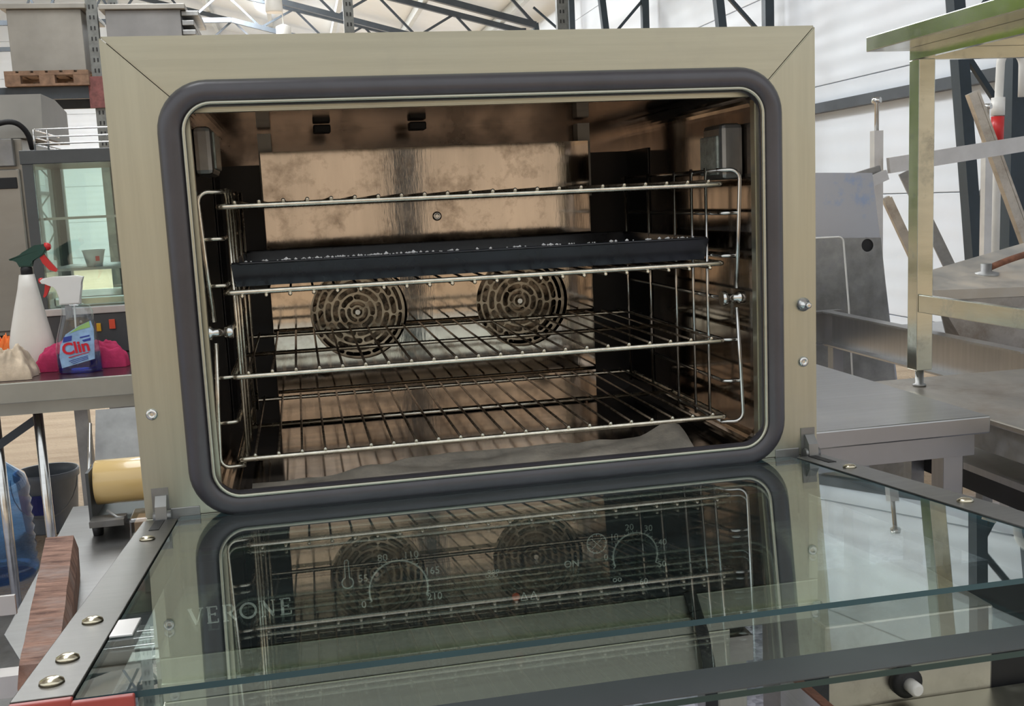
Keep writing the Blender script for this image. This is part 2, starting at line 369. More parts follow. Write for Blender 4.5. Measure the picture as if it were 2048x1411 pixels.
# portal frames: tapered lattice column, sloping lattice truss
def zb(x): return 4.02 + 0.27 * (4.4 - max(x, -0.9))
def portal(y, label, xl=-9.0):
    t = thing('roof_truss', (4.8, y, 0), label, 'truss', 'dark steel roof trusses and their wall columns')
    bm = B(); beam(bm, (4.83, y, 0), (4.83, y, 4.6), 0.09, 0.09, (0, 1, 0)); obj('column_post', bm, 'blue_black_paint', t)
    bm = B(); beam(bm, (4.60, y, 0.3), (4.22, y, 4.10), 0.08, 0.09, (0, 1, 0)); obj('column_leg', bm, 'blue_black_paint', t)
    z = 0.5; s = 0
    while z < 4.0:
        xl_ = lambda q: 4.60 - 0.38 * (q - 0.3) / 3.8
        a, b = ((xl_(z), y, z), (4.83, y, z + 0.55)) if s else ((4.83, y, z), (xl_(z + 0.55), y, z + 0.55))
        bm = B(); beam(bm, a, b, 0.035, 0.035); obj('lacing_bar', bm, 'blue_black_paint', t); z += 0.55; s ^= 1
    bm = B(); beam(bm, (4.22, y, zb(4.22)), (-0.9, y, zb(-0.9)), 0.10, 0.10); beam(bm, (-0.9, y, zb(-0.9)), (xl, y, zb(-0.9)), 0.10, 0.10); obj('bottom_chord', bm, 'dark_paint', t)
    bm = B(); beam(bm, (4.85, y, roofz(4.85) - 0.26), (xl, y, roofz(xl) - 0.26), 0.10, 0.10); obj('top_chord', bm, 'dark_paint', t)
    x = 4.22; s = 0; first = None
    while x > -6:
        x2 = x - 0.75
        p = (x, y, zb(x)) if s == 0 else (x, y, roofz(x) - 0.26); q = (x2, y, roofz(x2) - 0.26) if s == 0 else (x2, y, zb(x2))
        bm = B(); beam(bm, p, q, 0.045, 0.045); obj('web_bar', bm, 'dark_paint', t); x = x2; s ^= 1
for k, y in enumerate((5.1, 8.8, 12.5, 16.2, 19.9, 23.6, 27.3)):
    portal(y, ['roof truss and tapered column nearest the camera, its post beside the hooked white pipe',
               'roof truss whose column stands just above the right corner of the oven', 'roof truss whose column rises second from the oven corner',
               'roof truss ending in a knot of bars above the middle of the oven', 'roof truss beyond the one with the knot of bars',
               'far roof truss whose sloping chord meets the grey perforated upright', 'farthest roof truss, whose lower chord bends behind the hanging lamps'][k])

# ------------------------------------------------------------ the oven
HZ = 0.97                                     # height of the door hinge line
oven = thing('convection_oven', (0.4, 0.35, 0.725), 'large stainless steel convection oven with its glass door dropped open', 'oven')
bm = B()                                       # outer shell behind the front frame (open at the front)
for b in ((0.005, 0.02, 0.012, 0.72, 0.757, 1.480), (0.78, 0.795, 0.012, 0.72, 0.757, 1.480), (0.005, 0.795, 0.012, 0.72, 1.468, 1.482),
          (0.005, 0.795, 0.012, 0.72, 0.757, 0.77), (0.005, 0.795, 0.705, 0.72, 0.757, 1.482)):
    box(bm, *b)
obj('housing', bm, 'old_steel', oven)
TOPZ = 1.4855
ox0, ox1, oz0, oz1 = 0.064, 0.742, 0.972, 1.426     # hole in the frame under the gasket
# four mitred frame pieces
def frame_piece(pts, mat):
    bm = B(); prism(bm, pts, -0.002, 0.012); 
    bmesh.ops.bevel(bm, geom=[e for e in bm.edges], offset=0.0012, segments=2, affect='EDGES')
    return obj('frame_panel', bm, mat, oven)
g = 0.0006
frame_piece([(0 + g, TOPZ), (0.8 - g, TOPZ), (ox1 - 0.02, oz1 - 0.02 + 0.0), (ox0 + 0.02, oz1 - 0.02)], 'frame_steel')
frame_piece([(0, TOPZ - g), (ox0 + 0.02 - g, oz1 - 0.02 - g), (ox0 + 0.02 - g, HZ), (0, HZ)], 'frame_steel_side')
frame_piece([(0.8, TOPZ - g), (0.8, HZ), (ox1 - 0.02 + g, HZ), (ox1 - 0.02 + g, oz1 - 0.02 - g)], 'frame_steel_side')
# gasket: fat rubber ring of oval section
outer = rrect(0.064, 0.741, 0.979, 1.4255, 0.040, 10)
bm = B(); tube(bm, [(a, -0.003, b) for a, b in outer], 0.0143, 16, closed=True)
bmesh.ops.scale(bm, vec=(1, 1, 1), verts=bm.verts)
obj('door_gasket', bm, 'rubber', oven)
# steel lip inside the gasket and the funnel running into the cavity
lip = rrect(0.0775, 0.7275, 0.9895, 1.4145, 0.030, 10)
bm = B(); tube(bm, [(a, -0.0145, b) for a, b in lip], 0.0022, 8, closed=True)
obj('opening_rim', bm, 'frame_steel', oven)
bm = B()
r0 = rrect(0.0775, 0.7275, 0.9895, 1.4145, 0.030, 10); r1 = rrect(0.077, 0.7285, 0.986, 1.416, 0.030, 10)
bk = rrect(0.072, 0.735, 0.968, 1.421, 0.028, 10)
R = [[bm.verts.new((a, y, b)) for a, b in rr] for rr, y in ((r0, -0.0145), (r1, 0.02), (bk, 0.03), (bk, 0.53))]
n = len(r0)
for A_, B_ in zip(R, R[1:]):
    for k in range(n): f = bm.faces.new((A_[k], A_[(k + 1) % n], B_[(k + 1) % n], B_[k]))
obj('cavity_lining', bm, 'cavity_steel', oven)
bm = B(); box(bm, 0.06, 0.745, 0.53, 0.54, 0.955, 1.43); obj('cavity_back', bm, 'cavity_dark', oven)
for (xa, xb) in ((0.066, 0.1375), (0.6535, 0.741)):  # black strips standing in for shade in the gaps beside the baffle
    bm = B(); box(bm, xa, xb, 0.527, 0.5298, 0.966, 1.37, bev=0.0005); obj('corner_gap_dark', bm, 'cavity_black', oven)
    xw = (0.0725, 0.0745) if xa < .3 else (0.7325, 0.7345)
    bm = B(); box(bm, xw[0], xw[1], 0.42, 0.5265, 0.99, 1.37, bev=0.0005); obj('corner_gap_dark', bm, 'cavity_black', oven)
# front filler between gasket and frame, under the ring
bm = flat_with_holes([(ox0 - 0.03, oz0 - 0.0), (ox1 + 0.03, oz0 - 0.0), (ox1 + 0.03, oz1 + 0.02), (ox0 - 0.03, oz1 + 0.02)], [rrect(0.075, 0.730, 0.983, 1.417, 0.03)], 0.016, 0.004)
obj('seal_channel', bm, 'black_matte', oven)
# sill under the gasket
bm = B(); box(bm, 0.0, 0.8, -0.001, 0.012, 0.9635, 0.9695, bev=0.001); obj('front_sill', bm, 'frame_steel', oven)

# air baffle with two fan openings
FX = [(0.270, 1.136), (0.530, 1.137)]; FR = 0.073
holes = []
for cx, cz in FX: holes.append([(cx + 0.002 + (FR + 0.002) * math.cos(a), cz + FR * math.sin(a)) for a in (2 * PI * k / 40 for k in range(40))])
bm = flat_with_holes([(0.140, 0.974), (0.650, 0.974), (0.650, 1.386), (0.140, 1.386)], holes, 0.47, 0.0015)
box(bm, 0.140, 0.1415, 0.471, 0.52, 0.974, 1.386); box(bm, 0.6485, 0.650, 0.471, 0.52, 0.974, 1.386); box(bm, 0.140, 0.650, 0.4692, 0.482, 1.3845, 1.3865)
obj('air_baffle', bm, 'back_steel', oven, label='warm shiny back plate with two round fan openings')
def slot(cx, cz, ra, rb, a0, a1, n=6):
    """bean shaped slot between two radii with rounded ends"""
    rm, hw = (ra + rb) / 2, (rb - ra) / 2; pts = []
    for k in range(n + 1): a = a0 + (a1 - a0) * k / n; pts.append((cx + rb * math.cos(a), cz + rb * math.sin(a)))
    for k in range(1, 5): t = PI * k / 5; cc = (cx + rm * math.cos(a1), cz + rm * math.sin(a1)); u = a1 + t; pts.append((cc[0] + hw * math.cos(u), cc[1] + hw * math.sin(u)))
    for k in range(n + 1): a = a1 + (a0 - a1) * k / n; pts.append((cx + ra * math.cos(a), cz + ra * math.sin(a)))
    for k in range(1, 5): t = PI + PI * k / 5; cc = (cx + rm * math.cos(a0), cz + rm * math.sin(a0)); u = a0 + t; pts.append((cc[0] + hw * math.cos(u), cc[1] + hw * math.sin(u)))
    return pts
def fw_name(root):
    c = [o for o in bpy.data.objects if o.parent == root and o.name.startswith("fan_wheel")]
    return sorted(c, key=lambda o: o.name)[-1].name
def guard(cx, cz, rot):
    hl = []
    for (ra, rb, n, gap, ph) in ((0.0035, 0.0075, 2, 0.5, 0.2), (0.0105, 0.0165, 3, 0.30, 0.0), (0.0195, 0.0275, 6, 0.17, 0.3), (0.0305, 0.0385, 6, 0.14, 0.0), (0.0415, 0.0500, 9, 0.11, 0.25), (0.0530, 0.0610, 12, 0.09, 0.0), (0.0640, 0.0700, 10, 0.07, 0.2)):
        for k in range(n):
            a0 = 2 * PI * k / n + ph + rot
            hl.append(slot(cx, cz, ra, rb, a0 + gap + (rb - ra) / 2 / ((ra + rb) / 2) * 0.6, a0 + 2 * PI / n - (rb - ra) / 2 / ((ra + rb) / 2) * 0.6))
    bm = flat_with_holes([(cx + 0.0745 * math.cos(a), cz + 0.0745 * math.sin(a)) for a in (2 * PI * k / 48 for k in range(48))], hl, 0.4830, 0.0016)
    gd = obj('fan_guard', bm, 'guard_steel', oven)
    bm = B(); lathe(bm, [(0.004, -0.004), (0.005, -0.001), (0.005, 0.002)], (cx, 0.481, cz), 12, 'y'); obj('screw', bm, 'bright_steel', gd)
    bm = B()
    lathe(bm, [(0.016, 0), (0.016, 0.03)], (cx, 0.496, cz), 16, 'y'); lathe(bm, [(0.068, 0.028), (0.068, 0.03)], (cx, 0.496, cz), 32, 'y')
    obj('fan_wheel', bm, 'dark_wire', oven)
    fw = list(oven.children)[-1]
    for k in range(16):
        a = 2 * PI * k / 16; c, s_ = math.cos(a), math.sin(a)
        bm2 = B(); beam(bm2, (cx + 0.052 * c, 0.510, cz + 0.052 * s_), (cx + 0.068 * math.cos(a + 0.25), 0.510, cz + 0.068 * math.sin(a + 0.25)), 0.026, 0.001, (-s_, 0, c))
        obj('fan_blade', bm2, 'dark_wire', bpy.data.objects[fw_name(oven)])
def fw_name(root):
    c = [o for o in bpy.data.objects if o.parent == root and o.name.startswith('fan_wheel')]
    return sorted(c, key=lambda o: o.name)[-1].name
guard(FX[0][0], FX[0][1], 0.35); guard(FX[1][0], FX[1][1], 1.0)
bm = B(); lathe(bm, [(0.0072, 0.0), (0.0072, -0.002), (0.0045, -0.004), (0.003, -0.002)], (0.402, 0.469, 1.279), 16, 'y'); obj('baffle_screw', bm, 'bright_steel', oven)
# light strips beside the painted dark gaps behind the baffle
for x in (0.137, 0.642):
    bm = B(); box(bm, x, x + 0.020, 0.50, 0.528, 1.30, 1.416); obj('mounting_strip', bm, 'off_white', oven)
# small latches on the ceiling above the baffle
for x in (0.22, 0.36):
    bm = B(); box(bm, x, x + 0.025, 0.40, 0.43, 1.408, 1.4195, bev=0.002); obj('ceiling_slot', bm, 'black_matte', oven)
# lamp on each side wall
bm = B(); box(bm, 0.704, 0.7335, 0.055, 0.118, 1.312, 1.380, bev=0.006); lampb = obj('oven_lamp', bm, 'galv_steel', oven, label='square glass lamp cover on the right wall')
bm = B(); box(bm, 0.7005, 0.705, 0.062, 0.118, 1.318, 1.366, bev=0.002); obj('lamp_glass', bm, 'lamp_glass', lampb)
bm = B(); box(bm, 0.0735, 0.095, 0.13, 0.24, 1.345, 1.402, bev=0.006); lampb = obj('oven_lamp', bm, 'galv_steel', oven, label='dirty lamp cover on the left wall')
bm = B(); box(bm, 0.094, 0.098, 0.14, 0.23, 1.352, 1.396, bev=0.002); obj('lamp_glass', bm, 'lamp_glass', lampb)

# rack supports: bent wire ladders on both side walls
Z4 = 1.0157; DZ = 0.0969
LV = [Z4 - 0.009 + DZ / 2 * k for k in range(7)]
def ladder(side):
    sx = 1 if side == 'l' else -1
    X = lambda d: (0.080 + d) if side == 'l' else (0.7235 - d)
    bm = B(); zt, zbm = 1.3235, 1.0085; zm = (zt + zbm) / 2
    for (a, b) in ((zt, zm + 0.012), (zm - 0.012, zbm)):
        e = 0.003
        if a == zt: pts = [(X(0.028), 0.052, zt), (X(0.0), 0.045, zt), (X(0.003), 0.045, (a + b) / 2), (X(0.007), 0.045, b)]
        else: pts = [(X(0.007), 0.045, a), (X(0.003), 0.045, (a + b) / 2), (X(0.0), 0.045, b), (X(0.028), 0.052, b)]
        tube(bm, fillet(pts, 0.012, 5), 0.0026, 8)
    # long rods running to the back at top and bottom
    for z in (zt, zbm): tube(bm, [(X(0.026), 0.050, z), (X(0.026), 0.445, z)], 0.0022, 6)
    ld = obj('rack_support', bm, 'wire_steel' if side == 'l' else 'bright_steel', oven)
    mt = 'wire_steel' if side == 'l' else 'bright_steel'
    for k in range(1, 6):
        z = zbm + (zt - zbm) * k / 6 + (0.0 if k != 3 else 0.0)
        bm = B(); tube(bm, fillet([(X(0.002), 0.046, z), (X(0.024), 0.048, z), (X(0.024), 0.445, z)], 0.008, 4), 0.0024, 6); obj('rung', bm, mt, ld)
    for y in (0.085, 0.135, 0.20, 0.31, 0.42):
        bm = B(); tube(bm, [(X(0.029), y, zbm - 0.004), (X(0.029), y, zt + 0.004)], 0.0021, 6); obj('upright_wire', bm, mt, ld)
    bm = B(); lathe(bm, [(0.009, 0), (0.009, 0.006), (0.005, 0.008), (0.005, 0.020), (0.0075, 0.021), (0.0075, 0.030)], (X(0.012) - (0.015), 0.045, zm), 12, 'x')
    obj('wall_fixing', bm, 'bright_steel', ld)
ladder('l'); ladder('r')

# bolts on the frame
for (x, z, big) in ((0.0171, 1.0867, 0), (0.7821, 1.0871, 0), (0.7821, 1.1574, 1)):
    bm = B()
    if big: lathe(bm, [(0.0085, -0.002), (0.0085, -0.004), (0.0065, -0.0045), (0.0065, -0.009), (0.0035, -0.0095), (0.0035, -0.018), (0.002, -0.019)], (x, 0, z), 6 * 3, 'y')
    else: lathe(bm, [(0.0065, -0.002), (0.0065, -0.0035), (0.0045, -0.0055), (0.0025, -0.0055), (0.002, -0.0035)], (x, 0, z), 16, 'y')
    obj('frame_bolt', bm, 'bright_steel', oven)

# control panel and lower panel
bm = B(); box(bm, 0.012, 0.788, -0.003, 0.012, 0.809, 0.9625, bev=0.001); cp = obj('control_panel', bm, 'black_glass', oven, label='black control strip with white printed dials')
for xx in ((0.0, 0.0115), (0.7885, 0.8)):
    bm = B(); box(bm, xx[0], xx[1], -0.002, 0.012, 0.809, 0.963); obj('side_trim', bm, 'frame_steel_side', oven)
bm = B(); box(bm, 0.0, 0.8, -0.003, 0.012, 0.756, 0.8075, bev=0.0015); obj('lower_panel', bm, 'frame_steel', oven)
bm = B(); box(bm, 0.0, 0.8, -0.010, 0.004, 0.775, 0.781, bev=0.001); obj('panel_fold', bm, 'frame_steel', oven)
def ring(cx, cz, r, a0, a1, wd, y=-0.0035, n=28):
    bm = B(); prev = None
    for k in range(n + 1):
        a = math.radians(a0 + (a1 - a0) * k / n); c, s = math.cos(a), math.sin(a)
        q = [bm.verts.new((cx + (r + d) * c, yy, cz + (r + d) * s)) for d in (-wd / 2, wd / 2) for yy in (y, y + 0.0004)]
        if prev:
            for i, j in ((0, 1), (1, 3), (3, 2), (2, 0)): bm.faces.new((prev[i], prev[j], q[j], q[i]))
        prev = q
    return bm
TX, TZ, TR = 0.272, 0.858, 0.034
bm = ring(TX, TZ, TR, -20, 200, 0.0020)
for k, t in enumerate(('0', '55', '80', '110', '165', '210')):
    a = math.radians(200 - 44 * k); merge(bm, textbm(t, 0.012, (TX + (TR + 0.010) * math.cos(a), -0.0035, TZ + (TR + 0.008) * math.sin(a))))
for k in range(23):
    a = math.radians(200 - 10 * k); c, s = math.cos(a), math.sin(a); beam(bm, (TX + TR * c, -0.0037, TZ + TR * s), (TX + (TR + 0.003) * c, -0.0037, TZ + (TR + 0.003) * s), 0.0007, 0.0004, (0, 1, 0))
# thermometer
merge(bm, ring(0.214, 0.872, 0.0065, 110, 430, 0.0015)); 
for dx in (-0.0023, 0.0023): box(bm, 0.214 + dx - 0.0005, 0.214 + dx + 0.0005, -0.0037, -0.0033, 0.878, 0.897)
merge(bm, ring(0.214, 0.897, 0.0023, 0, 180, 0.001))
CX_, CZ_, CR = 0.560, 0.866, 0.028
merge(bm, ring(CX_, CZ_, CR, -25, 205, 0.0019))
for a, t in ((178, '0'), (135, '10'), (100, '20'), (62, '30'), (20, '40'), (-25, '50'), (-75, '60'), (-130, 'oo')):
    a = math.radians(a); merge(bm, textbm(t, 0.011, (CX_ + (CR + 0.009) * math.cos(a), -0.0035, CZ_ + (CR + 0.008) * math.sin(a))))
for k in range(24):
    a = math.radians(205 - 10 * k); c, s = math.cos(a), math.sin(a); beam(bm, (CX_ + CR * c, -0.0037, CZ_ + CR * s), (CX_ + (CR + 0.003) * c, -0.0037, CZ_ + (CR + 0.003) * s), 0.0007, 0.0004, (0, 1, 0))
# clock symbol
merge(bm, ring(0.512, 0.886, 0.012, 0, 360, 0.0013))
beam(bm, (0.506, -0.0036, 0.892), (0.517, -0.0036, 0.881), 0.0009, 0.0004, (0, 1, 0)); beam(bm, (0.506, -0.0036, 0.880), (0.519, -0.0036, 0.892), 0.0009, 0.0004, (0, 1, 0))
for k in range(12):
    a = PI / 6 * k; c, s = math.cos(a), math.sin(a); beam(bm, (0.512 + 0.0095 * c, -0.0036, 0.886 + 0.0095 * s), (0.512 + 0.0112 * c, -0.0036, 0.886 + 0.0112 * s), 0.0009, 0.0004, (0, 1, 0))
merge(bm, textbm('ON', 0.012, (0.480, -0.0035, 0.864)))
for i in range(3): merge(bm, ring(0.377 + 0.005 * i, 0.861, 0.0022, 0, 360, 0.0007, n=10)); merge(bm, ring(0.3795 + 0.005 * i, 0.866, 0.0016, 0, 360, 0.0007, n=10))
for x in (0.420, 0.432):
    for q in ((-0.004, 0), (0.004, 0)): beam(bm, (x + q[0], -0.0036, 0.826), (x, -0.0036, 0.836), 0.0008, 0.0004, (0, 1, 0))
    beam(bm, (x - 0.004, -0.0036, 0.826), (x + 0.004, -0.0036, 0.826), 0.0008, 0.0004, (0, 1, 0))
obj('printed_scale', bm, 'print_white', cp)
bm = B(); lathe(bm, [(0.005, -0.003), (0.005, -0.0045), (0.003, -0.0055)], (0.410, 0, 0.8315), 14, 'y'); obj('indicator_light', bm, 'red_switch', cp, label='red indicator light')
for (x, z) in ((TX, TZ), (CX_, CZ_)):
    bm = B(); lathe(bm, [(0.023, -0.003), (0.022, -0.016), (0.020, -0.018)], (x, 0, z), 28, 'y'); box(bm, x - 0.003, x + 0.003, -0.024, -0.016, z - 0.018, z + 0.018, bev=0.001); obj('control_knob', bm, 'black_glass', cp)
# serif lettering on the panel
def letter(bm, ch, x, z, h):
    T, t = 0.18 * h, 0.075 * h; y0, y1 = -0.0038, -0.0032
    def st(a, b, c, d, wd): beam(bm, (x + a * h, -0.0035, z + b * h), (x + c * h, -0.0035, z + d * h), wd, 0.0005, (0, 1, 0))
    if ch == 'V': st(0.05, 1, 0.42, 0, T); st(0.42, 0, 0.75, 1, t); st(-0.05, 1, 0.2, 1, t); st(0.62, 1, 0.87, 1, t); return 0.86
    if ch == 'E': st(0.15, 0, 0.15, 1, T); st(0, 1, 0.62, 1, t); st(0, 0, 0.66, 0, t); st(0.15, 0.52, 0.5, 0.52, t); st(0.62, 0.8, 0.62, 1, t); st(0.66, 0.22, 0.66, 0, t); st(0.5, 0.42, 0.5, 0.62, t); return 0.78
    if ch == 'R': st(0.15, 0, 0.15, 1, T); st(0, 1, 0.4, 1, t); st(0, 0, 0.32, 0, t); merge(bm, ring(x + 0.38 * h, z + 0.75 * h, 0.24 * h, -90, 90, T * 0.8, n=12)); st(0.15, 0.5, 0.4, 0.5, t); st(0.38, 0.5, 0.75, 0, T * 0.8); return 0.84
    if ch == 'O':
        b2 = ring(0, 0, 0.46 * h, 0, 360, T * 0.8, n=26); bmesh.ops.transform(b2, matrix=Matrix.Translation((x + 0.5 * h, 0, z + 0.5 * h)) , verts=b2.verts); merge(bm, b2); return 1.08
    if ch == 'N': st(0.12, 0, 0.12, 1, t); st(0.12, 1, 0.75, 0, T); st(0.75, 0, 0.75, 1, t); st(0, 0, 0.26, 0, t); st(-0.05, 1, 0.16, 1, t); st(0.62, 1, 0.88, 1, t); return 0.98
bm = B(); x = 0.036
for ch in 'VERONE': x += letter(bm, ch, x, 0.8435, 0.0185) * 0.0185 + 0.0032
obj('lettering', bm, 'print_white', cp)

# hinges
for hx, s in ((0.0165, 1), (0.786, -1)):
    bm = B()
    prism(bm, [(-0.012, HZ - 0.030), (0.0, HZ - 0.030), (0.0, HZ + 0.026), (-0.006, HZ + 0.026), (-0.016, HZ + 0.016), (-0.018, HZ + 0.0)], hx - 0.004, hx + 0.008, 'x')
    lathe(bm, [(0.006, -0.007), (0.006, 0.012)], (hx, -0.010, HZ + 0.004), 12, 'x')
    bmesh.ops.bevel(bm, geom=[e for e in bm.edges if len(e.link_faces) == 2 and e.calc_length() > 0.01][:0], offset=0.001) if False else None
    hg = obj('hinge', bm, 'galv_steel', oven)
    bm = B(); box(bm, hx - 0.008, hx + 0.010, -0.0035, -0.0015, HZ - 0.032, HZ + 0.034); obj('hinge_plate', bm, 'galv_steel', hg)
    xb = (hx + 0.010, hx + 0.042) if s > 0 else (hx - 0.042, hx - 0.010)
    bm = B(); box(bm, xb[0], xb[1], -0.003, 0.001, HZ - 0.004, HZ + 0.010, bev=0.001); obj('hinge_slot', bm, 'galv_steel', hg)

# the door: side bars, two panes, rivets
DA = 0.0892
DM = Matrix.Translation((0, 0, HZ)) @ Matrix.Rotation(-DA, 4, 'X')   # local y runs from -L (front edge) to 0
def dobj(name, bm, mats, parent, **k):
    bmesh.ops.transform(bm, matrix=DM, verts=bm.verts); return obj(name, bm, mats, parent, **k)
L = 0.560
bm = B()
box(bm, 0.036, 0.764, -0.016, -0.010, -0.036, -0.004)         # hinge side cross rail
door = dobj('door', bm, 'black_matte', oven)
def pane(name, x0, x1, y0, y1, z0, z1, edge, label=None):
    bm = B(); fs = box(bm, x0, x1, y0, y1, z0, z1)
    for f in fs:
        f.normal_update()
        if abs(f.normal.z) < 0.5: f.material_index = 1
    return dobj(name, bm, ['pane_glass', edge], door, label=label)
pane('inner_pane', 0.037, 0.763, -L, -0.004, -0.0045, -0.0005, 'teal_edge')
pane('outer_pane', 0.002, 0.798, -L - 0.030, -0.012, -0.044, -0.040, 'green_edge')
bm = B(); box(bm, 0.0475, 0.7525, -L - 0.0285, -L + 0.012, -0.0396, -0.0388); dobj('dark_border', bm, 'grey_frame', door, label='black border along the free edge of the outer pane')
for (x0, x1, s) in ((0.0, 0.036, 1), (0.764, 0.8, -1)):
    bm = B(); box(bm, x0, x1, -L + 0.004, -0.020, -0.0015, 0.001, bev=0.0006)
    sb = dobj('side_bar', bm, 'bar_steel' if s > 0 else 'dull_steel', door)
    bm = B(); xx = (x1 - 0.002, x1) if s > 0 else (x0, x0 + 0.002); box(bm, xx[0], xx[1], -L + 0.004, -0.020, -0.039, -0.0015)
    xx = (x0, x0 + 0.002) if s > 0 else (x1 - 0.002, x1); box(bm, xx[0], xx[1], -L + 0.004, -0.020, -0.039, -0.0015); dobj('bar_flank', bm, 'black_matte', door)
    for y in (-0.12, -0.40, -0.485, -0.530) if s > 0 else (-0.115, -0.33, -0.50):
        bm = B(); lathe(bm, [(0.0078, 0.001), (0.0072, 0.003), (0.0042, 0.0046), (0.001, 0.0049)], ((x0 + x1) / 2, y, 0), 16); dobj('rivet', bm, 'brass_steel', door)
    bm = B(); box(bm, x0 - 0.0, x1 + 0.0 , -L - 0.002, -L + 0.003, -0.039, 0.0005, bev=0.001)
    if s > 0: box(bm, x1 + 0.0005, x1 + 0.036, -L - 0.008, -L - 0.003, -0.036, 0.0, bev=0.001)
    dobj('end_cap', bm, 'red_cap', door, label='dull red end cap')
    bm = B(); box(bm, x0 + 0.013, x0 + 0.023, -0.075, -0.024, 0.0011, 0.0016); dobj('slot', bm, 'black_matte', sb)
bm = B(); box(bm, 0.037, 0.053, -0.445, -0.405, 0.0, 0.0015, bev=0.0004); dobj('glass_clip', bm, 'pale_metal', door)

# black cable flap hanging from the underside of the oven front
bm = B(); prev = []
pts = [(0.628, -0.004, 0.812), (0.632, -0.012, 0.79), (0.640, -0.014, 0.76), (0.648, -0.012, 0.72), (0.652, -0.010, 0.67), (0.653, -0.006, 0.60), (0.652, 0.0, 0.40), (0.65, 0.01, 0.12)]
for a, b in zip(pts, pts[1:]): beam(bm, a, b, 0.015, 0.004, (0, 1, 0))
tag(obj('rubber_strap', bm, 'black_matte'), 'flat black rubber strap hanging down in front of the oven below the glass door', 'strap')

# oven feet and stand
for x in (0.06, 0.71):
    for y in (0.07, 0.62):
        bm = B(); lathe(bm, [(0.018, 0.725), (0.018, 0.735), (0.012, 0.737), (0.012, 0.757)], (x, y, 0), 16); obj('foot', bm, 'black_matte', oven)
st = thing('oven_stand', (0.4, 0.35, 0), 'steel tube stand carrying the oven, its beige leg showing under the glass', 'stand')
bm = B(); box(bm, -0.01, 0.03, 0.04, 0.68, 0.69, 0.7245); box(bm, 0.69, 0.73, 0.04, 0.68, 0.69, 0.7245); box(bm, 0.03, 0.69, 0.58, 0.62, 0.69, 0.7245); box(bm, 0.03, 0.06, 0.04, 0.08, 0.69, 0.7245); obj('top_frame', bm, 'old_steel', st)
bm = B(); box(bm, 0.0, 0.683, 0.002, 0.03, 0.697, 0.7535, bev=0.002); obj('front_rail', bm, 'frame_steel', st)
for x in (-0.01, 0.684):
    for y in (0.05, 0.63):
        bm = B(); box(bm, x, x + 0.042, y, y + 0.042, 0.0, 0.6895, bev=0.003); obj('leg', bm, 'frame_steel_side', st)
bm = B(); box(bm, 0.032, 0.684, 0.632, 0.67, 0.18, 0.215); obj('cross_bar', bm, 'old_steel', st)

# ------------------------------------------------------------ wire racks, tray, foil
def rack(i, up, label):
    z = Z4 + DZ * (3 - i); x0, x1, y0, yd = 0.1018, 0.7014, 0.0492, 0.392
    t = thing('oven_rack', (0.4, 0.25, z), label, 'rack', 'chrome wire racks in the oven')
    s = 1 if up else -1
    bm = B(); tube(bm, fillet([(x0, y0, z), (x1, y0, z), (x1, y0 + yd, z), (x0, y0 + yd, z)], 0.006, 3, True), 0.0032, 8, closed=True); obj('rack_frame', bm, 'wire_steel', t)
    for yy in (0.188,):
        bm = B(); tube(bm, [(x0, y0 + yy, z - s * 0.0), (x1, y0 + yy, z)], 0.0028, 8); obj('cross_bar', bm, 'wire_steel', t)
    first = None
    for k in range(22):
        xx = x0 + 0.018 + k * (x1 - x0 - 0.036) / 21
        if first is None:
            bm = B(); tube(bm, [(xx, y0 - 0.002, z + s * 0.0046), (xx, y0 + yd + 0.002, z + s * 0.0046)], 0.0016, 6); first = obj('rack_wire', bm, 'dark_wire', t)
            bm = B(); lathe(bm, [(0.001, -0.0005), (0.0024, 0.0008), (0.0024, 0.0022), (0.001, 0.0035)], (xx, y0 - 0.0035, z + s * 0.0046), 8, 'y'); e0 = obj('wire_tip', bm, 'wire_steel', first)
        else:
            d = dup(first, (xx - x0 - 0.018, 0, 0), t); dup(e0, (0, 0, 0), d)
rack(0, True, 'topmost wire rack in the oven, above the black tray'); rack(1, False, 'wire rack directly under the black baking tray')
rack(2, True, 'third wire rack from the top, in front of the lower halves of the fan guards'); rack(3, True, 'lowest wire rack in the oven, just above the crumpled foil')

tray = thing('baking_tray', (0.4, 0.25, 1.2125), 'deep black enamelled baking tray with flaking crumbs along its rim', 'tray')
bm = B()
prism(bm, [(0.110, 1.2136), (0.690, 1.2136), (0.690, 1.2150), (0.110, 1.2150)], 0.085, 0.42)
def wall4(bm, xa, xb, ya, yb, xa2, xb2, ya2, yb2, z0, z1, t=0.0016):
    lo = [(xa, ya, z0), (xb, ya, z0), (xb, yb, z0), (xa, yb, z0)]; hi = [(xa2, ya2, z1), (xb2, ya2, z1), (xb2, yb2, z1), (xa2, yb2, z1)]
    cx, cy = (xa + xb) / 2, (ya + yb) / 2
    def ins(p): return (p[0] + math.copysign(t, cx - p[0]), p[1] + math.copysign(t, cy - p[1]), p[2])
    Lo = [bm.verts.new(p) for p in lo]; Hi = [bm.verts.new(p) for p in hi]; Li = [bm.verts.new(ins(p)) for p in lo]; Hn = [bm.verts.new(ins(p)) for p in hi]
    for k in range(4):
        j = (k + 1) % 4
        bm.faces.new((Lo[k], Lo[j], Hi[j], Hi[k])); bm.faces.new((Li[j], Li[k], Hn[k], Hn[j])); bm.faces.new((Hi[k], Hi[j], Hn[j], Hn[k])); bm.faces.new((Lo[j], Lo[k], Li[k], Li[j]))
wall4(bm, 0.112, 0.690, 0.083, 0.422, 0.108, 0.695, 0.078, 0.427, 1.2136, 1.2400)
obj('tray_body', bm, 'black_enamel', tray)
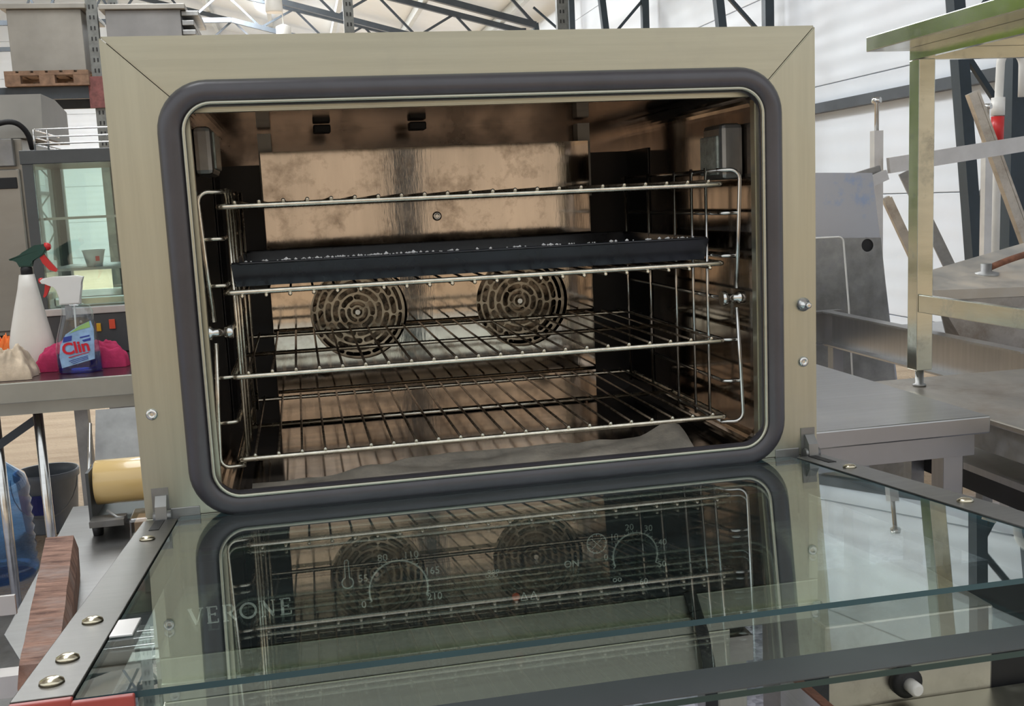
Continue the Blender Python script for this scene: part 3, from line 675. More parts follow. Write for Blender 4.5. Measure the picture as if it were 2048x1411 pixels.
bm = B(); tube(bm, fillet([(0.108, 0.078, 1.2405), (0.695, 0.078, 1.2405), (0.695, 0.427, 1.2405), (0.108, 0.427, 1.2405)], 0.012, 4, True), 0.0016, 6, closed=True); obj('tray_rim', bm, 'black_enamel', tray)
bm = B()
for k in range(150):
    x = random.uniform(0.125, 0.685) if k % 3 else random.gauss(0.25, 0.05); x = min(max(x, 0.115), 0.69)
    r = random.uniform(0.0008, 0.0022) * (1.5 if random.random() < 0.15 else 1)
    c = Vector((x, 0.078 + random.uniform(-0.0005, 0.0020), 1.2420 + r * 0.3))
    vs = [bm.verts.new(c + Vector((random.uniform(.6, 1.3) * r * a, random.uniform(.6, 1.2) * r * b, random.uniform(.5, 1.0) * r * d))) for a, b, d in ((1, 0, 0), (-1, 0, 0), (0, 1, 0), (0, -1, 0), (0, 0, 1), (0, 0, -1))]
    for f in ((0, 2, 4), (2, 1, 4), (1, 3, 4), (3, 0, 4), (2, 0, 5), (1, 2, 5), (3, 1, 5), (0, 3, 5)): bm.faces.new([vs[i] for i in f])
obj('crumbs', bm, 'crumb', None, 'white flaking crumbs along the rim of the black tray', 'crumbs', None, 'stuff')

# crumpled foil on the cavity floor
bm = B(); nx, ny = 60, 16; G = []
for i in range(nx + 1):
    row = []
    for j in range(ny + 1):
        u, v = i / nx, j / ny; x = 0.112 + 0.548 * u; y = 0.040 + 0.03 * math.sin(u * 4) * (1 - u) + (0.012 + 0.055 * min(1, u * 2.2)) * v + 0.05 * max(0, 0.15 - u) * 4
        h = 0.0045 + 0.006 * abs(noise.noise(Vector((x * 18, y * 30, 1.3)))) + (0.006 + 0.006 * u) * v * min(1, u * 3) + 0.016 * math.exp(-((u - 0.97) / 0.045) ** 2) * v
        if j == 0: h *= 0.4
        row.append(bm.verts.new((x, y, 0.9688 + h)))
    G.append(row)
for i in range(nx):
    for j in range(ny): f = bm.faces.new((G[i][j], G[i + 1][j], G[i + 1][j + 1], G[i][j + 1])); f.smooth = True
bmesh.ops.solidify(bm, geom=bm.faces[:], thickness=0.0006)
obj('foil_sheet', bm, 'foil', None, 'crumpled greasy foil lying on the floor of the oven', 'foil')

# ------------------------------------------------------------ left side: work table with cleaning things
def table(t, x0, x1, y0, y1, zt, th, mat, legs, leg=0.035, apron=0.0, amat=None, legmat=None, topname='table_top', inset=0.03, round_=False, legtop=None):
    bm = B(); box(bm, x0, x1, y0, y1, zt - th, zt, bev=0.003); obj(topname, bm, mat, t)
    a = apron
    if a:
        bm = B(); i = inset
        for b in ((x0 + i, x1 - i, y0 + i, y0 + i + .02), (x0 + i, x1 - i, y1 - i - .02, y1 - i), (x0 + i, x0 + i + .02, y0 + i + .021, y1 - i - .021), (x1 - i - .02, x1 - i, y0 + i + .021, y1 - i - .021)):
            box(bm, *b, zt - th - a, zt - th - 0.0005)
        obj('apron', bm, amat or mat, t)
    for (x, y) in legs:
        bm = B()
        zt2 = zt - th - a - 0.001
        if round_: lathe(bm, [(leg / 2, 0.0), (leg / 2, zt2)], (x, y, 0), 16)
        else: box(bm, x, x + leg, y, y + leg, 0.0, zt2, bev=0.002)
        obj('leg', bm, legmat or mat, t)
t = thing('work_table', (-0.7, 2.2, 0), 'worktable at left with a dark maroon top, steel edge and round tube legs', 'table')
table(t, -2.0, 0.35, 1.775, 3.78, 0.88, 0.012, 'maroon_top', [(-0.545, 1.86), (-0.665, 1.90), (-1.9, 1.86), (0.25, 1.86), (0.25, 3.68), (-1.9, 3.68)], 0.026, 0, None, 'bright_steel', round_=True)
bm = B(); box(bm, -2.0, 0.352, 1.762, 1.7745, 0.828, 0.8815, bev=0.002); obj('front_edge', bm, 'edge_steel', t)
bm = B(); box(bm, -1.98, 0.33, 1.80, 1.815, 0.790, 0.867); obj('apron', bm, 'edge_steel', t)
bm = B(); beam(bm, (-0.55, 1.88, 0.765), (-0.78, 1.88, 0.62), 0.012, 0.022); obj('brace', bm, 'dark_paint', t)
bm = B(); box(bm, -0.46, -0.425, 1.90, 1.935, 0.0, 0.789); obj('leg', bm, 'galv_steel', t)
bm = B(); box(bm, -0.375, -0.30, 1.95, 1.97, 0.60, 0.789); obj('hanging_plate', bm, 'galv_steel', t)

def ell(cx, cy, z, a, b, n=20, p=2.0):
    out = []
    for k in range(n):
        u = 2 * PI * k / n; c, s = math.cos(u), math.sin(u)
        out.append((cx + a * math.copysign(abs(c) ** (2 / p), c), cy + b * math.copysign(abs(s) ** (2 / p), s), z))
    return out
# window cleaner bottle
cy = 1.90
t = thing('spray_bottle', (-0.43, cy, 0.88), 'clear and blue window cleaner spray bottle with a white head and red trigger', 'spray bottle')
prof = [(-0.488, -0.372, .8808), (-0.490, -0.371, .885), (-0.490, -0.371, .915), (-0.489, -0.374, .945), (-0.484, -0.378, .975), (-0.477, -0.381, 1.000), (-0.470, -0.383, 1.022), (-0.464, -0.384, 1.045), (-0.4625, -0.390, 1.062), (-0.4625, -0.406, 1.0695)]
bm = B(); loft(bm, [ell((a + b) / 2, cy, z, (b - a) / 2, 0.030 if z < 1.05 else 0.020, 28, 3.0) for a, b, z in prof]); obj('bottle', bm, 'bottle_clear', t)
bm = B(); loft(bm, [ell((a + b) / 2, cy, z, (b - a) / 2 - 0.002, 0.028, 28, 3.0) for a, b, z in [(-0.488, -0.372, .883), (-0.490, -0.371, .915), (-0.489, -0.3725, .936)]]); obj('liquid', bm, 'blue_liquid', t)
bm = B(); tube(bm, [(-0.43, cy, 1.068), (-0.432, cy, 1.0), (-0.437, cy, 0.90)], 0.0025, 6); obj('dip_tube', bm, 'white_plastic', t)
bm = B(); prism(bm, [(-0.466, 1.070), (-0.412, 1.070), (-0.411, 1.090), (-0.408, 1.118), (-0.404, 1.128), (-0.398, 1.143), (-0.416, 1.1475), (-0.478, 1.147), (-0.502, 1.144), (-0.510, 1.138), (-0.505, 1.130), (-0.488, 1.128), (-0.474, 1.122), (-0.467, 1.112), (-0.465, 1.092)], cy - 0.014, cy + 0.014)
bmesh.ops.bevel(bm, geom=[e for e in bm.edges if abs(e.verts[0].co.y - e.verts[1].co.y) < 1e-6], offset=0.003, segments=2, affect='EDGES'); obj('spray_head', bm, 'white_plastic', t)
bm = B(); prism(bm, [(-0.498, 1.129), (-0.484, 1.127), (-0.490, 1.112), (-0.497, 1.098), (-0.503, 1.092), (-0.506, 1.095), (-0.502, 1.106)], cy - 0.007, cy + 0.007); obj('trigger', bm, 'red_plastic', t)
bm = B(); lathe(bm, [(0.006, 0), (0.008, 0.004), (0.008, 0.010)], (-0.514, cy, 1.138), 12, 'x'); obj('nozzle', bm, 'red_plastic', t)
yl = cy - 0.0315
bm = B(); prism(bm, [(-0.472, 0.898), (-0.385, 0.918), (-0.380, 1.0), (-0.386, 1.024), (-0.420, 1.010), (-0.454, 0.990), (-0.470, 0.962), (-0.476, 0.93)], yl, yl + 0.002); lab = obj('label', bm, 'label_blue', t)
bm = B(); prism(bm, [(-0.390, 1.0225), (-0.3885, 1.006), (-0.420, 1.000), (-0.445, 0.992), (-0.420, 1.009)], yl - 0.0012, yl - 0.0002); obj('label_stripe', bm, 'label_green', lab)
bm = B(); prism(bm, [(-0.460, 0.983), (-0.438, 0.986), (-0.440, 0.972), (-0.463, 0.968)], yl - 0.0012, yl - 0.0002); obj('label_emblem', bm, 'label_navy', lab)
bm = B(); prism(bm, [(-0.4175, 0.981), (-0.392, 0.985), (-0.393, 0.981), (-0.418, 0.977)], yl - 0.0012, yl - 0.0002); prism(bm, [(-0.413, 0.972), (-0.390, 0.977), (-0.391, 0.970), (-0.409, 0.967)], yl - 0.0012, yl - 0.0002)
for k in range(3): prism(bm, [(-0.452 + .004 * k, 0.917 - .004 * k), (-0.402, 0.929 - .004 * k), (-0.402, 0.9275 - .004 * k), (-0.452 + .004 * k, 0.9155 - .004 * k)], yl - 0.0012, yl - 0.0002)
obj('label_print', bm, 'label_navy', lab, kind='stuff')
bm = textbm('Clin', 0.044, (-0.431, yl - 0.0018, 0.9515), 0.0013, 0.0004)
bmesh.ops.transform(bm, matrix=Matrix.Translation((-0.431, 0, 0.9515)) @ Matrix.Rotation(-0.13, 4, 'Y') @ Matrix.Translation((0.431, 0, -0.9515)), verts=bm.verts)
beam(bm, (-0.452, yl - 0.0015, 0.926), (-0.398, yl - 0.0015, 0.938), 0.002, 0.0008, (0, 1, 0)); obj('lettering', bm, 'clin_red', lab)
# white refill bottle
cy = 2.06
t = thing('spray_bottle', (-0.585, cy, 0.88), 'milky white conical spray bottle with a dark green head', 'spray bottle')
bm = B(); loft(bm, [ell(-0.585 + dx, cy, z, a, b, 28, 2.6) for z, a, b, dx in ((.881, .056, .036, -.004), (.90, .060, .038, -.004), (.955, .060, .038, -.002), (.99, .053, .034, -.002), (1.05, .040, .028, 0), (1.11, .027, .022, 0.003), (1.150, .020, .018, 0.004))]); obj('bottle', bm, 'milky_plastic', t)
bm = B(); lathe(bm, [(.016, 1.1505), (.016, 1.166), (.014, 1.172)], (-0.580, cy, 0), 18); obj('collar', bm, 'black_matte', t)
bm = B(); prism(bm, [(-0.596, 1.172), (-0.564, 1.172), (-0.562, 1.190), (-0.540, 1.196), (-0.527, 1.205), (-0.516, 1.223), (-0.525, 1.234), (-0.550, 1.232), (-0.585, 1.213), (-0.600, 1.200), (-0.622, 1.196), (-0.620, 1.192), (-0.600, 1.190)], cy - 0.013, cy + 0.013)
bmesh.ops.bevel(bm, geom=[e for e in bm.edges if abs(e.verts[0].co.y - e.verts[1].co.y) < 1e-6], offset=0.003, segments=2, affect='EDGES'); obj('spray_head', bm, 'green_plastic', t)
bm = B(); lathe(bm, [(0.012, 0), (0.011, 0.010), (0.006, 0.016)], (-0.524, cy, 1.226), 12, 'x'); obj('nozzle', bm, 'red_plastic', t)
bm = B(); prism(bm, [(-0.540, 1.196), (-0.528, 1.204), (-0.512, 1.180), (-0.496, 1.158), (-0.500, 1.153), (-0.518, 1.160), (-0.534, 1.180)], cy - 0.007, cy + 0.007); obj('trigger', bm, 'red_plastic', t)
def cloth(name, label, mat, x0, x1, y0, y1, h, seed, z0=0.8808, amp=0.5):
    bm = B(); nx, ny = 56, 30; G = []
    for i in range(nx + 1):
        row = []
        for j in range(ny + 1):
            u, v = i / nx, j / ny
            e = max(0, 1 - (2 * u - 1) ** 4) * max(0, 1 - (2 * v - 1) ** 4)
            a = noise.noise(Vector((u * 4 + seed, v * 3, seed))); b = 1 - abs(noise.noise(Vector((u * 7 + seed, v * 5 + a, seed * 2)))) * 2
            c = 1 - abs(noise.noise(Vector((u * 16 + seed, v * 9 + a * 2, seed * 3)))) * 2
            hh = h * e ** 0.5 * (0.62 + amp * 0.5 * a + 0.22 * b + 0.10 * c)
            ex = 1 + 0.12 * noise.noise(Vector((u * 5, v * 5, seed + 9)))
            xm, ym = (x0 + x1) / 2, (y0 + y1) / 2
            row.append(bm.verts.new((xm + (x0 + (x1 - x0) * u - xm) * ex, ym + (y0 + (y1 - y0) * v - ym) * ex, z0 + max(0.0004, hh))))
        G.append(row)
    for i in range(nx):
        for j in range(ny): f = bm.faces.new((G[i][j], G[i + 1][j], G[i + 1][j + 1], G[i][j + 1])); f.smooth = True
    bo = [e for e in bm.edges if len(e.link_faces) == 1]
    r = bmesh.ops.extrude_edge_only(bm, edges=bo); 
    for v in [g_ for g_ in r['geom'] if isinstance(g_, bmesh.types.BMVert)]: v.co.z = z0
    be = [e for e in bm.edges if len(e.link_faces) == 1]
    bmesh.ops.contextual_create(bm, geom=be)
    return obj(name, bm, mat, None, label, 'cloth')
cloth('cleaning_cloth', 'crumpled pink cleaning cloth on the maroon tabletop', 'pink_cloth', -0.565, -0.315, 1.938, 2.018, 0.085, 3.1)
cloth('cleaning_rag', 'beige and white crumpled rag at the left end of the tabletop', 'beige_cloth', -0.72, -0.545, 1.82, 1.93, 0.095, 7.7, amp=0.9)
cloth('dust_cloth', 'orange cloth behind the milky white bottle', 'orange_cloth', -0.72, -0.62, 2.07, 2.16, 0.10, 5.2)

# display cabinet on the table
D = 2.30
t = thing('display_cabinet', (-0.35, D, 0.88), 'grey framed glass display cabinet standing on the maroon table', 'display cabinet')
X0, X1, Y0, Y1 = -0.617, 0.10, D, D + 0.42
bm = B(); box(bm, X0, X1, Y0, Y1, 0.881, 1.005, bev=0.003); obj('base', bm, 'grey_frame', t)
bm = B(); box(bm, X0 - .002, X1 + .002, Y0 - 0.006, Y1, 1.0055, 1.028, bev=0.002); obj('ledge', bm, 'pale_metal', t)
bm = B(); box(bm, X0, X0 + 0.030, Y0, Y0 + 0.03, 1.0285, 1.47); obj('post', bm, 'grey_frame', t)
bm = B(); box(bm, X1 - 0.03, X1, Y0, Y0 + 0.03, 1.0285, 1.47); obj('post', bm, 'grey_frame', t)
bm = B(); box(bm, X0, X0 + 0.03, Y1 - 0.03, Y1, 1.0285, 1.47); obj('post', bm, 'grey_frame', t)
bm = B(); box(bm, X0 + 0.19, X0 + 0.22, Y1 - 0.03, Y1, 1.0285, 1.47); obj('post', bm, 'grey_frame', t)
bm = B(); box(bm, X0 - 0.004, X1 + 0.004, Y0 - 0.004, Y1 + 0.004, 1.4705, 1.512, bev=0.002); obj('top_frame', bm, 'grey_frame', t)
bm = B(); box(bm, X0 + 0.031, X1 - 0.031, Y0 + 0.004, Y0 + 0.009, 1.029, 1.470); obj('glass_pane', bm, 'display_glass', t)
bm = B(); box(bm, X0 + 0.004, X0 + 0.009, Y0 + 0.031, Y1 - 0.031, 1.029, 1.470); obj('glass_pane', bm, 'display_glass', t)
bm = B(); box(bm, X0 + 0.031, X1 - 0.031, Y1 - 0.010, Y1 - 0.005, 1.029, 1.470); obj('glass_pane', bm, 'display_glass', t)
for z in (1.14, 1.30):
    bm = B(); box(bm, X0 + 0.035, X1 - 0.035, Y0 + 0.05, Y1 - 0.05, z, z + 0.008); obj('shelf', bm, 'table_steel', t)
bm = B(); box(bm, X0 + 0.04, X1 - 0.04, Y0 + 0.04, Y1 - 0.04, 1.029, 1.058, bev=0.006); obj('warming_tray', bm, 'bright_steel', t)
for k, z in enumerate((1.532, 1.553, 1.576)):
    bm = B(); tube(bm, fillet([(X0 + 0.035, Y1 - 0.02, z), (X0 + 0.035, Y0 + 0.03, z), (X1 - 0.02, Y0 + 0.03, z), (X1 - 0.02, Y1 - 0.02, z)], 0.02, 4), 0.0025, 6); obj('gallery_rail', bm, 'bright_steel', t)
for x in (X0 + 0.036, X0 + 0.075):
    bm = B(); tube(bm, [(x, Y0 + 0.031, 1.5125), (x, Y0 + 0.031, 1.576)], 0.003, 6); obj('rail_post', bm, 'bright_steel', t)
bm = B(); box(bm, -0.412, -0.394, Y0 - 0.006, Y0 - 0.0005, 0.955, 0.985, bev=0.001); obj('switch', bm, 'red_switch', t, label='red rocker switch')
bm = B(); box(bm, -0.450, -0.437, Y0 - 0.006, Y0 - 0.0005, 0.950, 0.975, bev=0.001); obj('switch', bm, 'yellow_switch', t, label='yellow switch')
bm = B(); box(bm, -0.535, -0.515, Y0 - 0.016, Y0 - 0.0065, 0.99, 1.045, bev=0.002); obj('latch', bm, 'galv_steel', t)
bm = B(); lathe(bm, [(0.004, -0.005), (0.005, -0.002), (0.005, 0)], (-0.495, Y0, 0.983), 10, 'y'); obj('screw', bm, 'bright_steel', t)
bm = B(); lathe(bm, [(.024, 1.1485), (.030, 1.178), (.034, 1.195), (.036, 1.198), (.035, 1.200), (.032, 1.197), (.024, 1.152)], (-0.462, D + 0.14, 0), 24, caps=True)
cup = obj('paper_cup', bm, 'white_plastic', None, 'white paper tub with a red mark inside the glass display cabinet', 'tub')
bm = B(); box(bm, -0.452, -0.440, D + 0.106, D + 0.108, 1.165, 1.180); obj('red_mark', bm, 'red_plastic', cup)

# tall steel cabinet behind
t = thing('steel_cabinet', (-1.2, 3.3, 0.881), 'stainless steel cabinet standing on the table at the left edge behind the display cabinet', 'cabinet')
bm = B(); box(bm, -1.6, -0.775, 3.02, 3.7, 0.8815, 1.60, bev=0.004); obj('body', bm, 'box_steel', t)
bm = B(); box(bm, -1.59, -0.790, 3.0, 3.0195, 0.90, 1.49, bev=0.004); dr = obj('door', bm, 'box_steel', t)
bm = B(); box(bm, -1.58, -0.80, 2.993, 2.9995, 1.42, 1.46, bev=0.002); obj('handle_strip', bm, 'black_matte', dr)
bm = B(); prism(bm, [(3.02, 1.601), (3.5, 1.601), (3.5, 1.73), (3.30, 1.76), (3.06, 1.76)], -1.6, -0.70, 'x'); obj('hood', bm, 'crate_grey', t)
bm = B(); box(bm, -1.6, -0.80, 2.985, 3.0195, 1.50, 1.598, bev=0.003); obj('control_box', bm, 'galv_steel', t)
bm = B(); tube(bm, fillet([(-0.92, 2.97, 1.59), (-0.86, 2.96, 1.645), (-0.78, 2.97, 1.66), (-0.745, 3.0, 1.62), (-0.742, 3.03, 1.56)], 0.05, 5), 0.010, 8); obj('cable', bm, 'black_matte', t)

# pallet racking and its loads
t = thing('pallet_rack', (-1.0, 10.5, 0), 'tall grey perforated pallet racking with a beam holding steel crates', 'rack')
HOLEM = plain('hole_dark', (0.02, 0.02, 0.02), 0.8)
def upright(x, y, z1=4.6, red=True):
    bm = B(); box(bm, x, x + 0.10, y, y + 0.07, 0.0, z1)
    u = obj('upright', bm, 'rack_paint', t)
    h0 = None; z = 1.9
    while z < 3.9:
        for dx in (0.028, 0.062):
            if h0 is None:
                bm = B(); box(bm, x + dx, x + dx + 0.014, y - 0.004, y - 0.0005, z, z + 0.035); h0 = obj('hole', bm, 'hole_dark', u); hz = (x + dx, z)
            else: dup(h0, (x + dx - hz[0], 0, z - hz[1]), u)
        z += 0.10
    return u
for x in (-4.15, -1.66, 0.80, 3.02): upright(x, 10.0)
upright(3.28, 10.9); upright(-1.60, 11.0); upright(-4.15, 11.0); upright(0.86, 11.0)
for (xa, xb) in ((-4.05, -1.66), (-1.56, 0.80), (0.90, 3.02)):
    bm = B(); box(bm, xa, xb, 9.99, 10.04, 2.455, 2.575, bev=0.004); obj('beam', bm, 'dark_paint', t)
    bm = B(); box(bm, xa, xb, 11.0, 11.05, 2.455, 2.575, bev=0.004); obj('beam', bm, 'dark_paint', t)
bm = B(); box(bm, -1.70, -1.50, 9.975, 9.9895, 2.36, 2.66); obj('beam_bracket', bm, 'rust_red', t)
bm = B(); beam(bm, (3.06, 10.06, 3.4), (3.33, 10.9, 2.9), 0.04, 0.04); obj('brace', bm, 'galv_steel', t)
def pallet(x0, x1, y0, y1, z, label, mat='wood'):
    p = thing('pallet', ((x0 + x1) / 2, (y0 + y1) / 2, z), label, 'pallet')
    for k in range(3):
        y = y0 + 0.0 + (y1 - y0 - 0.10) * k / 2; bm = B(); box(bm, x0, x1, y, y + 0.10, z, z + 0.022); obj('bottom_board', bm, mat, p)
        for i in range(3):
            x = x0 + (x1 - x0 - 0.14) * i / 2; bm = B(); box(bm, x, x + 0.14, y + 0.001, y + 0.099, z + 0.0225, z + 0.10); obj('block', bm, mat, p)
        bm = B(); box(bm, x0, x1, y, y + 0.10, z + 0.1005, z + 0.122); obj('stringer', bm, mat, p)
    for k in range(6):
        x = x0 + (x1 - x0 - 0.10) * k / 5; bm = B(); box(bm, x, x + 0.10, y0, y1, z + 0.1225, z + 0.142); obj('top_board', bm, mat, p)
pallet(-2.44, -1.68, 9.92, 11.1, 2.576, 'brown wooden pallet under the big steel crate on the racking')
def crate(x0, x1, y0, y1, z0, z1, label, mat):
    c = thing('steel_crate', ((x0 + x1) / 2, (y0 + y1) / 2, z0), label, 'crate')
    bm = B(); box(bm, x0, x1, y0, y1, z0, z1 - 0.05, bev=0.005); obj('body', bm, mat, c)
    bm = B(); box(bm, x0 - 0.05, x1 + 0.05, y0 - 0.04, y1 + 0.04, z1 - 0.0495, z1, bev=0.006); obj('lid', bm, 'crate_grey', c)
    return c
crate(-2.37, -1.70, 9.96, 11.0, 2.7185, 3.34, 'big grey steel crate on a wooden pallet at upper left', 'crate_grey')
cr = crate(-1.48, -0.78, 9.96, 11.0, 2.72, 3.325, 'darker steel crate on the racking just above the oven corner', 'crate_dark')
pallet(-1.50, -0.74, 9.92, 11.1, 2.576, 'wooden pallet under the darker crate, hidden behind the oven corner')
for k in range(4):
    z = 2.95 + 0.09 * k; bm = B(); box(bm, -0.778, -0.70 + 0.03 * (k % 2) + 0.02 * k, 10.0, 10.9, z, z + 0.05, bev=0.006); obj('stacked_tray', bm, 'galv_steel', cr)
# hanging lamps
for (x, y, z, lb) in ((0.10, 13.0, 3.78, 'upper of the two white tube lamps hanging below the roof truss'), (0.20, 14.2, 3.45, 'lower of the two white tube lamps hanging below the roof truss')):
    l = thing('hanging_lamp', (x, y, z), lb, 'lamp', 'hanging white lamps')
    bm = B(); lathe(bm, [(0.03, 0.36), (0.10, 0.33), (0.11, 0.0), (0.10, -0.02)], (x, y, z), 20); obj('shade', bm, 'white_plastic', l)
    bm = B(); tube(bm, [(x, y, z + 0.36), (x, y, roofz(x) - 0.26)], 0.008, 6); obj('cord', bm, 'off_white', l)

# bucket and water bottle on the floor
t = thing('bucket', (-0.93, 3.5, 0), 'grey plastic bucket with a dark blue label standing on the floor', 'bucket')
bm = B(); lathe(bm, [(0.100, 0.0), (0.105, 0.01), (0.122, 0.22), (0.130, 0.225), (0.131, 0.250), (0.128, 0.257), (0.123, 0.255), (0.120, 0.22), (0.098, 0.012)], (-0.93, 3.5, 0), 32); obj('tub', bm, 'grey_plastic', t)
bm = B()
for k in range(10):
    a0, a1 = math.radians(215 + 7.5 * k), math.radians(215 + 7.5 * (k + 1))
    q = [bm.verts.new((-0.93 + r * math.cos(a), 3.5 + r * math.sin(a), z)) for a, r, z in ((a0, .1165, .09), (a1, .1165, .09), (a1, .1235, .175), (a0, .1235, .175))]
    bm.faces.new(q)
obj('label', bm, 'blue_label', t)
bm = B(); tube(bm, [(-0.93 + 0.133 * math.cos(a), 3.5 - 0.05 - 0.08 * math.sin(a), 0.235 - 0.16 * math.sin(a)) for a in (PI * k / 12 for k in range(13))], 0.0025, 6); obj('handle', bm, 'galv_steel', t)
t = thing('water_bottle', (-0.985, 2.9, 0), 'big blue plastic water bottle at the left edge beside the bucket', 'bottle')
bm = B(); prof = [(0.12, 0.0), (0.135, 0.02)]
for k in range(8): prof += [(0.135, 0.04 + .035 * k), (0.128, 0.055 + .035 * k)]
prof += [(0.135, 0.33), (0.12, 0.38), (0.06, 0.43), (0.028, 0.45), (0.028, 0.49)]
lathe(bm, prof, (-0.985, 2.9, 0), 28); obj('body', bm, 'blue_bottle', t)
bm = B(); lathe(bm, [(0.031, 0.4905), (0.031, 0.515)], (-0.985, 2.9, 0), 20); obj('cap', bm, 'blue_label', t)

# low steel bench beside the oven
t = thing('low_bench', (-0.2, 0.8, 0), 'low stainless steel bench with a cut corner, left of the oven', 'bench')
bm = B(); prism(bm, [(-0.303, 0.50), (-0.255, 0.392), (-0.028, 0.372), (-0.028, 1.24), (-0.345, 1.24)], 0.667, 0.670, 'z'); obj('bench_top', bm, 'dull_steel', t)
bm = B(); box(bm, -0.50, -0.03, 0.33, 0.362, 0.640, 0.672); obj('front_rail', bm, 'pale_metal', t)
bm = B(); box(bm, -0.33, -0.03, 1.18, 1.21, 0.636, 0.666); obj('rear_rail', bm, 'pale_metal', t)
for (x, y) in ((-0.33, 0.365), (-0.10, 0.40), (-0.32, 1.14), (-0.06, 1.14)):
    bm = B(); box(bm, x, x + 0.032, y, y + 0.032, 0.0, 0.666 if y > .38 else .80, bev=0.002); obj('leg', bm, 'pale_metal' if x < -.2 else 'grey_frame', t)
bm = B(); box(bm, -0.297, -0.245, 0.366, 0.372, 0.748, 0.776); obj('short_bar', bm, 'pale_metal', t)
for z in (0.60, 0.56, 0.50):
    bm = B(); box(bm, -0.09, -0.035, 0.44, 1.12, z, z + 0.012); obj('shelf_strip', bm, 'bright_steel', t)
bm = B(); box(bm, -0.70, -0.36, 0.75, 1.60, 0.30, 0.312); box(bm, -0.70, -0.36, 0.75, 0.78, 0.22, 0.30)
for (x, y) in ((-0.69, 0.76), (-0.40, 0.76), (-0.69, 1.55), (-0.40, 1.55)): box(bm, x, x + 0.03, y, y + 0.03, 0, 0.30)
tag(obj('side_bench', bm, 'galv_steel'), 'dark low galvanised bench at the far left below the tube legs', 'bench')
# old wooden beam
bm = B()
sec = lambda c, a: [(c[0] + dx, c[1] + (dy), c[2] + dz) for dx, dy, dz in ((-a, 0, 0), (a, 0, 0), (a + .002, 0, .05), (a - 0.004, 0, .074), (-a + 0.004, 0, .075), (-a - .001, 0, .045))]
P0, P1 = Vector((-0.172, 0.17, 0.6755)), Vector((-0.262, 0.735, 0.6755)); R_ = []
for k in range(15):
    u = k / 14; p = P0.lerp(P1, u); a = 0.027 + 0.0015 * noise.noise(Vector((u * 9, 0, 0)))
    R_.append([(x + 0.002 * noise.noise(Vector((u * 14, i, 2))), y + 0.005 * (i - 2) * 0.0, max(z, 0.6755) + (0.003 * noise.noise(Vector((u * 12, i * 3, 5))) if i > 1 else 0)) for i, (x, y, z) in enumerate(sec(p, a))])
loft(bm, R_, True, False); tag(obj('wooden_beam', bm, 'old_wood'), 'old red-brown wooden beam lying across the low steel bench', 'beam')

# cling film dispenser
t = thing('film_dispenser', (-0.15, 1.03, 0.671), 'steel film wrapping dispenser carrying a thick yellowish film roll', 'dispenser')
bm = B(); box(bm, -0.262, -0.035, 0.99, 1.18, 0.690, 0.700); box(bm, -0.262, -0.256, 0.99, 1.18, 0.70, 0.80); obj('chassis', bm, 'grey_frame', t)
bm = B(); prism(bm, [(1.10, 0.80), (1.105, 0.80), (1.165, 0.895), (1.16, 0.897)], -0.262, -0.035, 'x'); obj('back_shield', bm, 'galv_steel', t)
bm = B(); lathe(bm, [(0.015, 0), (0.045, 0.001), (0.0455, 0.002), (0.0455, 0.20), (0.045, 0.201), (0.015, 0.202)], (-0.252, 1.04, 0.768), 36, 'x'); obj('film_roll', bm, 'film_roll', t)
for (x, y) in ((-0.25, 1.0), (-0.06, 1.0), (-0.25, 1.16), (-0.06, 1.16)):
    bm = B(); lathe(bm, [(0.010, 0.6705), (0.012, 0.6895)], (x, y, 0), 12); obj('foot', bm, 'black_matte', t)
bm = B(); tube(bm, [(-0.262, 1.02, 0.70), (-0.266, 1.05, 0.78), (-0.264, 1.10, 0.88)], 0.004, 6); obj('side_rod', bm, 'bright_steel', t)
bm = B(); box(bm, -0.255, -0.19, 0.945, 0.9895, 0.700, 0.712); tube(bm, [(-0.225, 0.975, 0.725), (-0.205, 0.965, 0.712), (-0.19, 0.96, 0.712)], 0.003, 6); obj('cutter', bm, 'galv_steel', t)
bm = B(); box(bm, -0.175, -0.06, 0.90, 0.985, 0.671, 0.722, bev=0.006); 
for v in bm.verts: v.co += Vector((noise.noise(v.co * 40), noise.noise(v.co * 35 + Vector((3, 1, 2))), 0)) * 0.008
tag(obj('film_box', bm, 'cling_film'), 'film wrapped box in front of the film dispenser', 'box')
bm = B(); box(bm, -0.165, -0.07, 0.91, 0.975, 0.6715, 0.712); tag(obj('carton', bm, 'brick_tan'), 'brown carton inside the clear film in front of the dispenser', 'carton')
# tan board on the gravel
bm = B(); box(bm, 0.34, 0.70, 1.30, 1.50, 0.001, 0.03, bev=0.003); tag(obj('rough_board', bm, 'brick_tan'), 'rough tan board lying on the gravel under the oven', 'board')

# ------------------------------------------------------------ right side
t = thing('steel_table', (1.15, 1.2, 0), 'stainless steel table right of the oven with a plain flat top', 'table')
table(t, 0.86, 1.455, 0.575, 1.85, 0.85, 0.034, 'table_steel', [(1.377, 0.605), (1.377, 0.95), (1.377, 1.20), (0.88, 0.605), (0.88, 1.78), (1.377, 1.78)], 0.042, 0.045, 'table_steel', 'table_steel', inset=0.02)

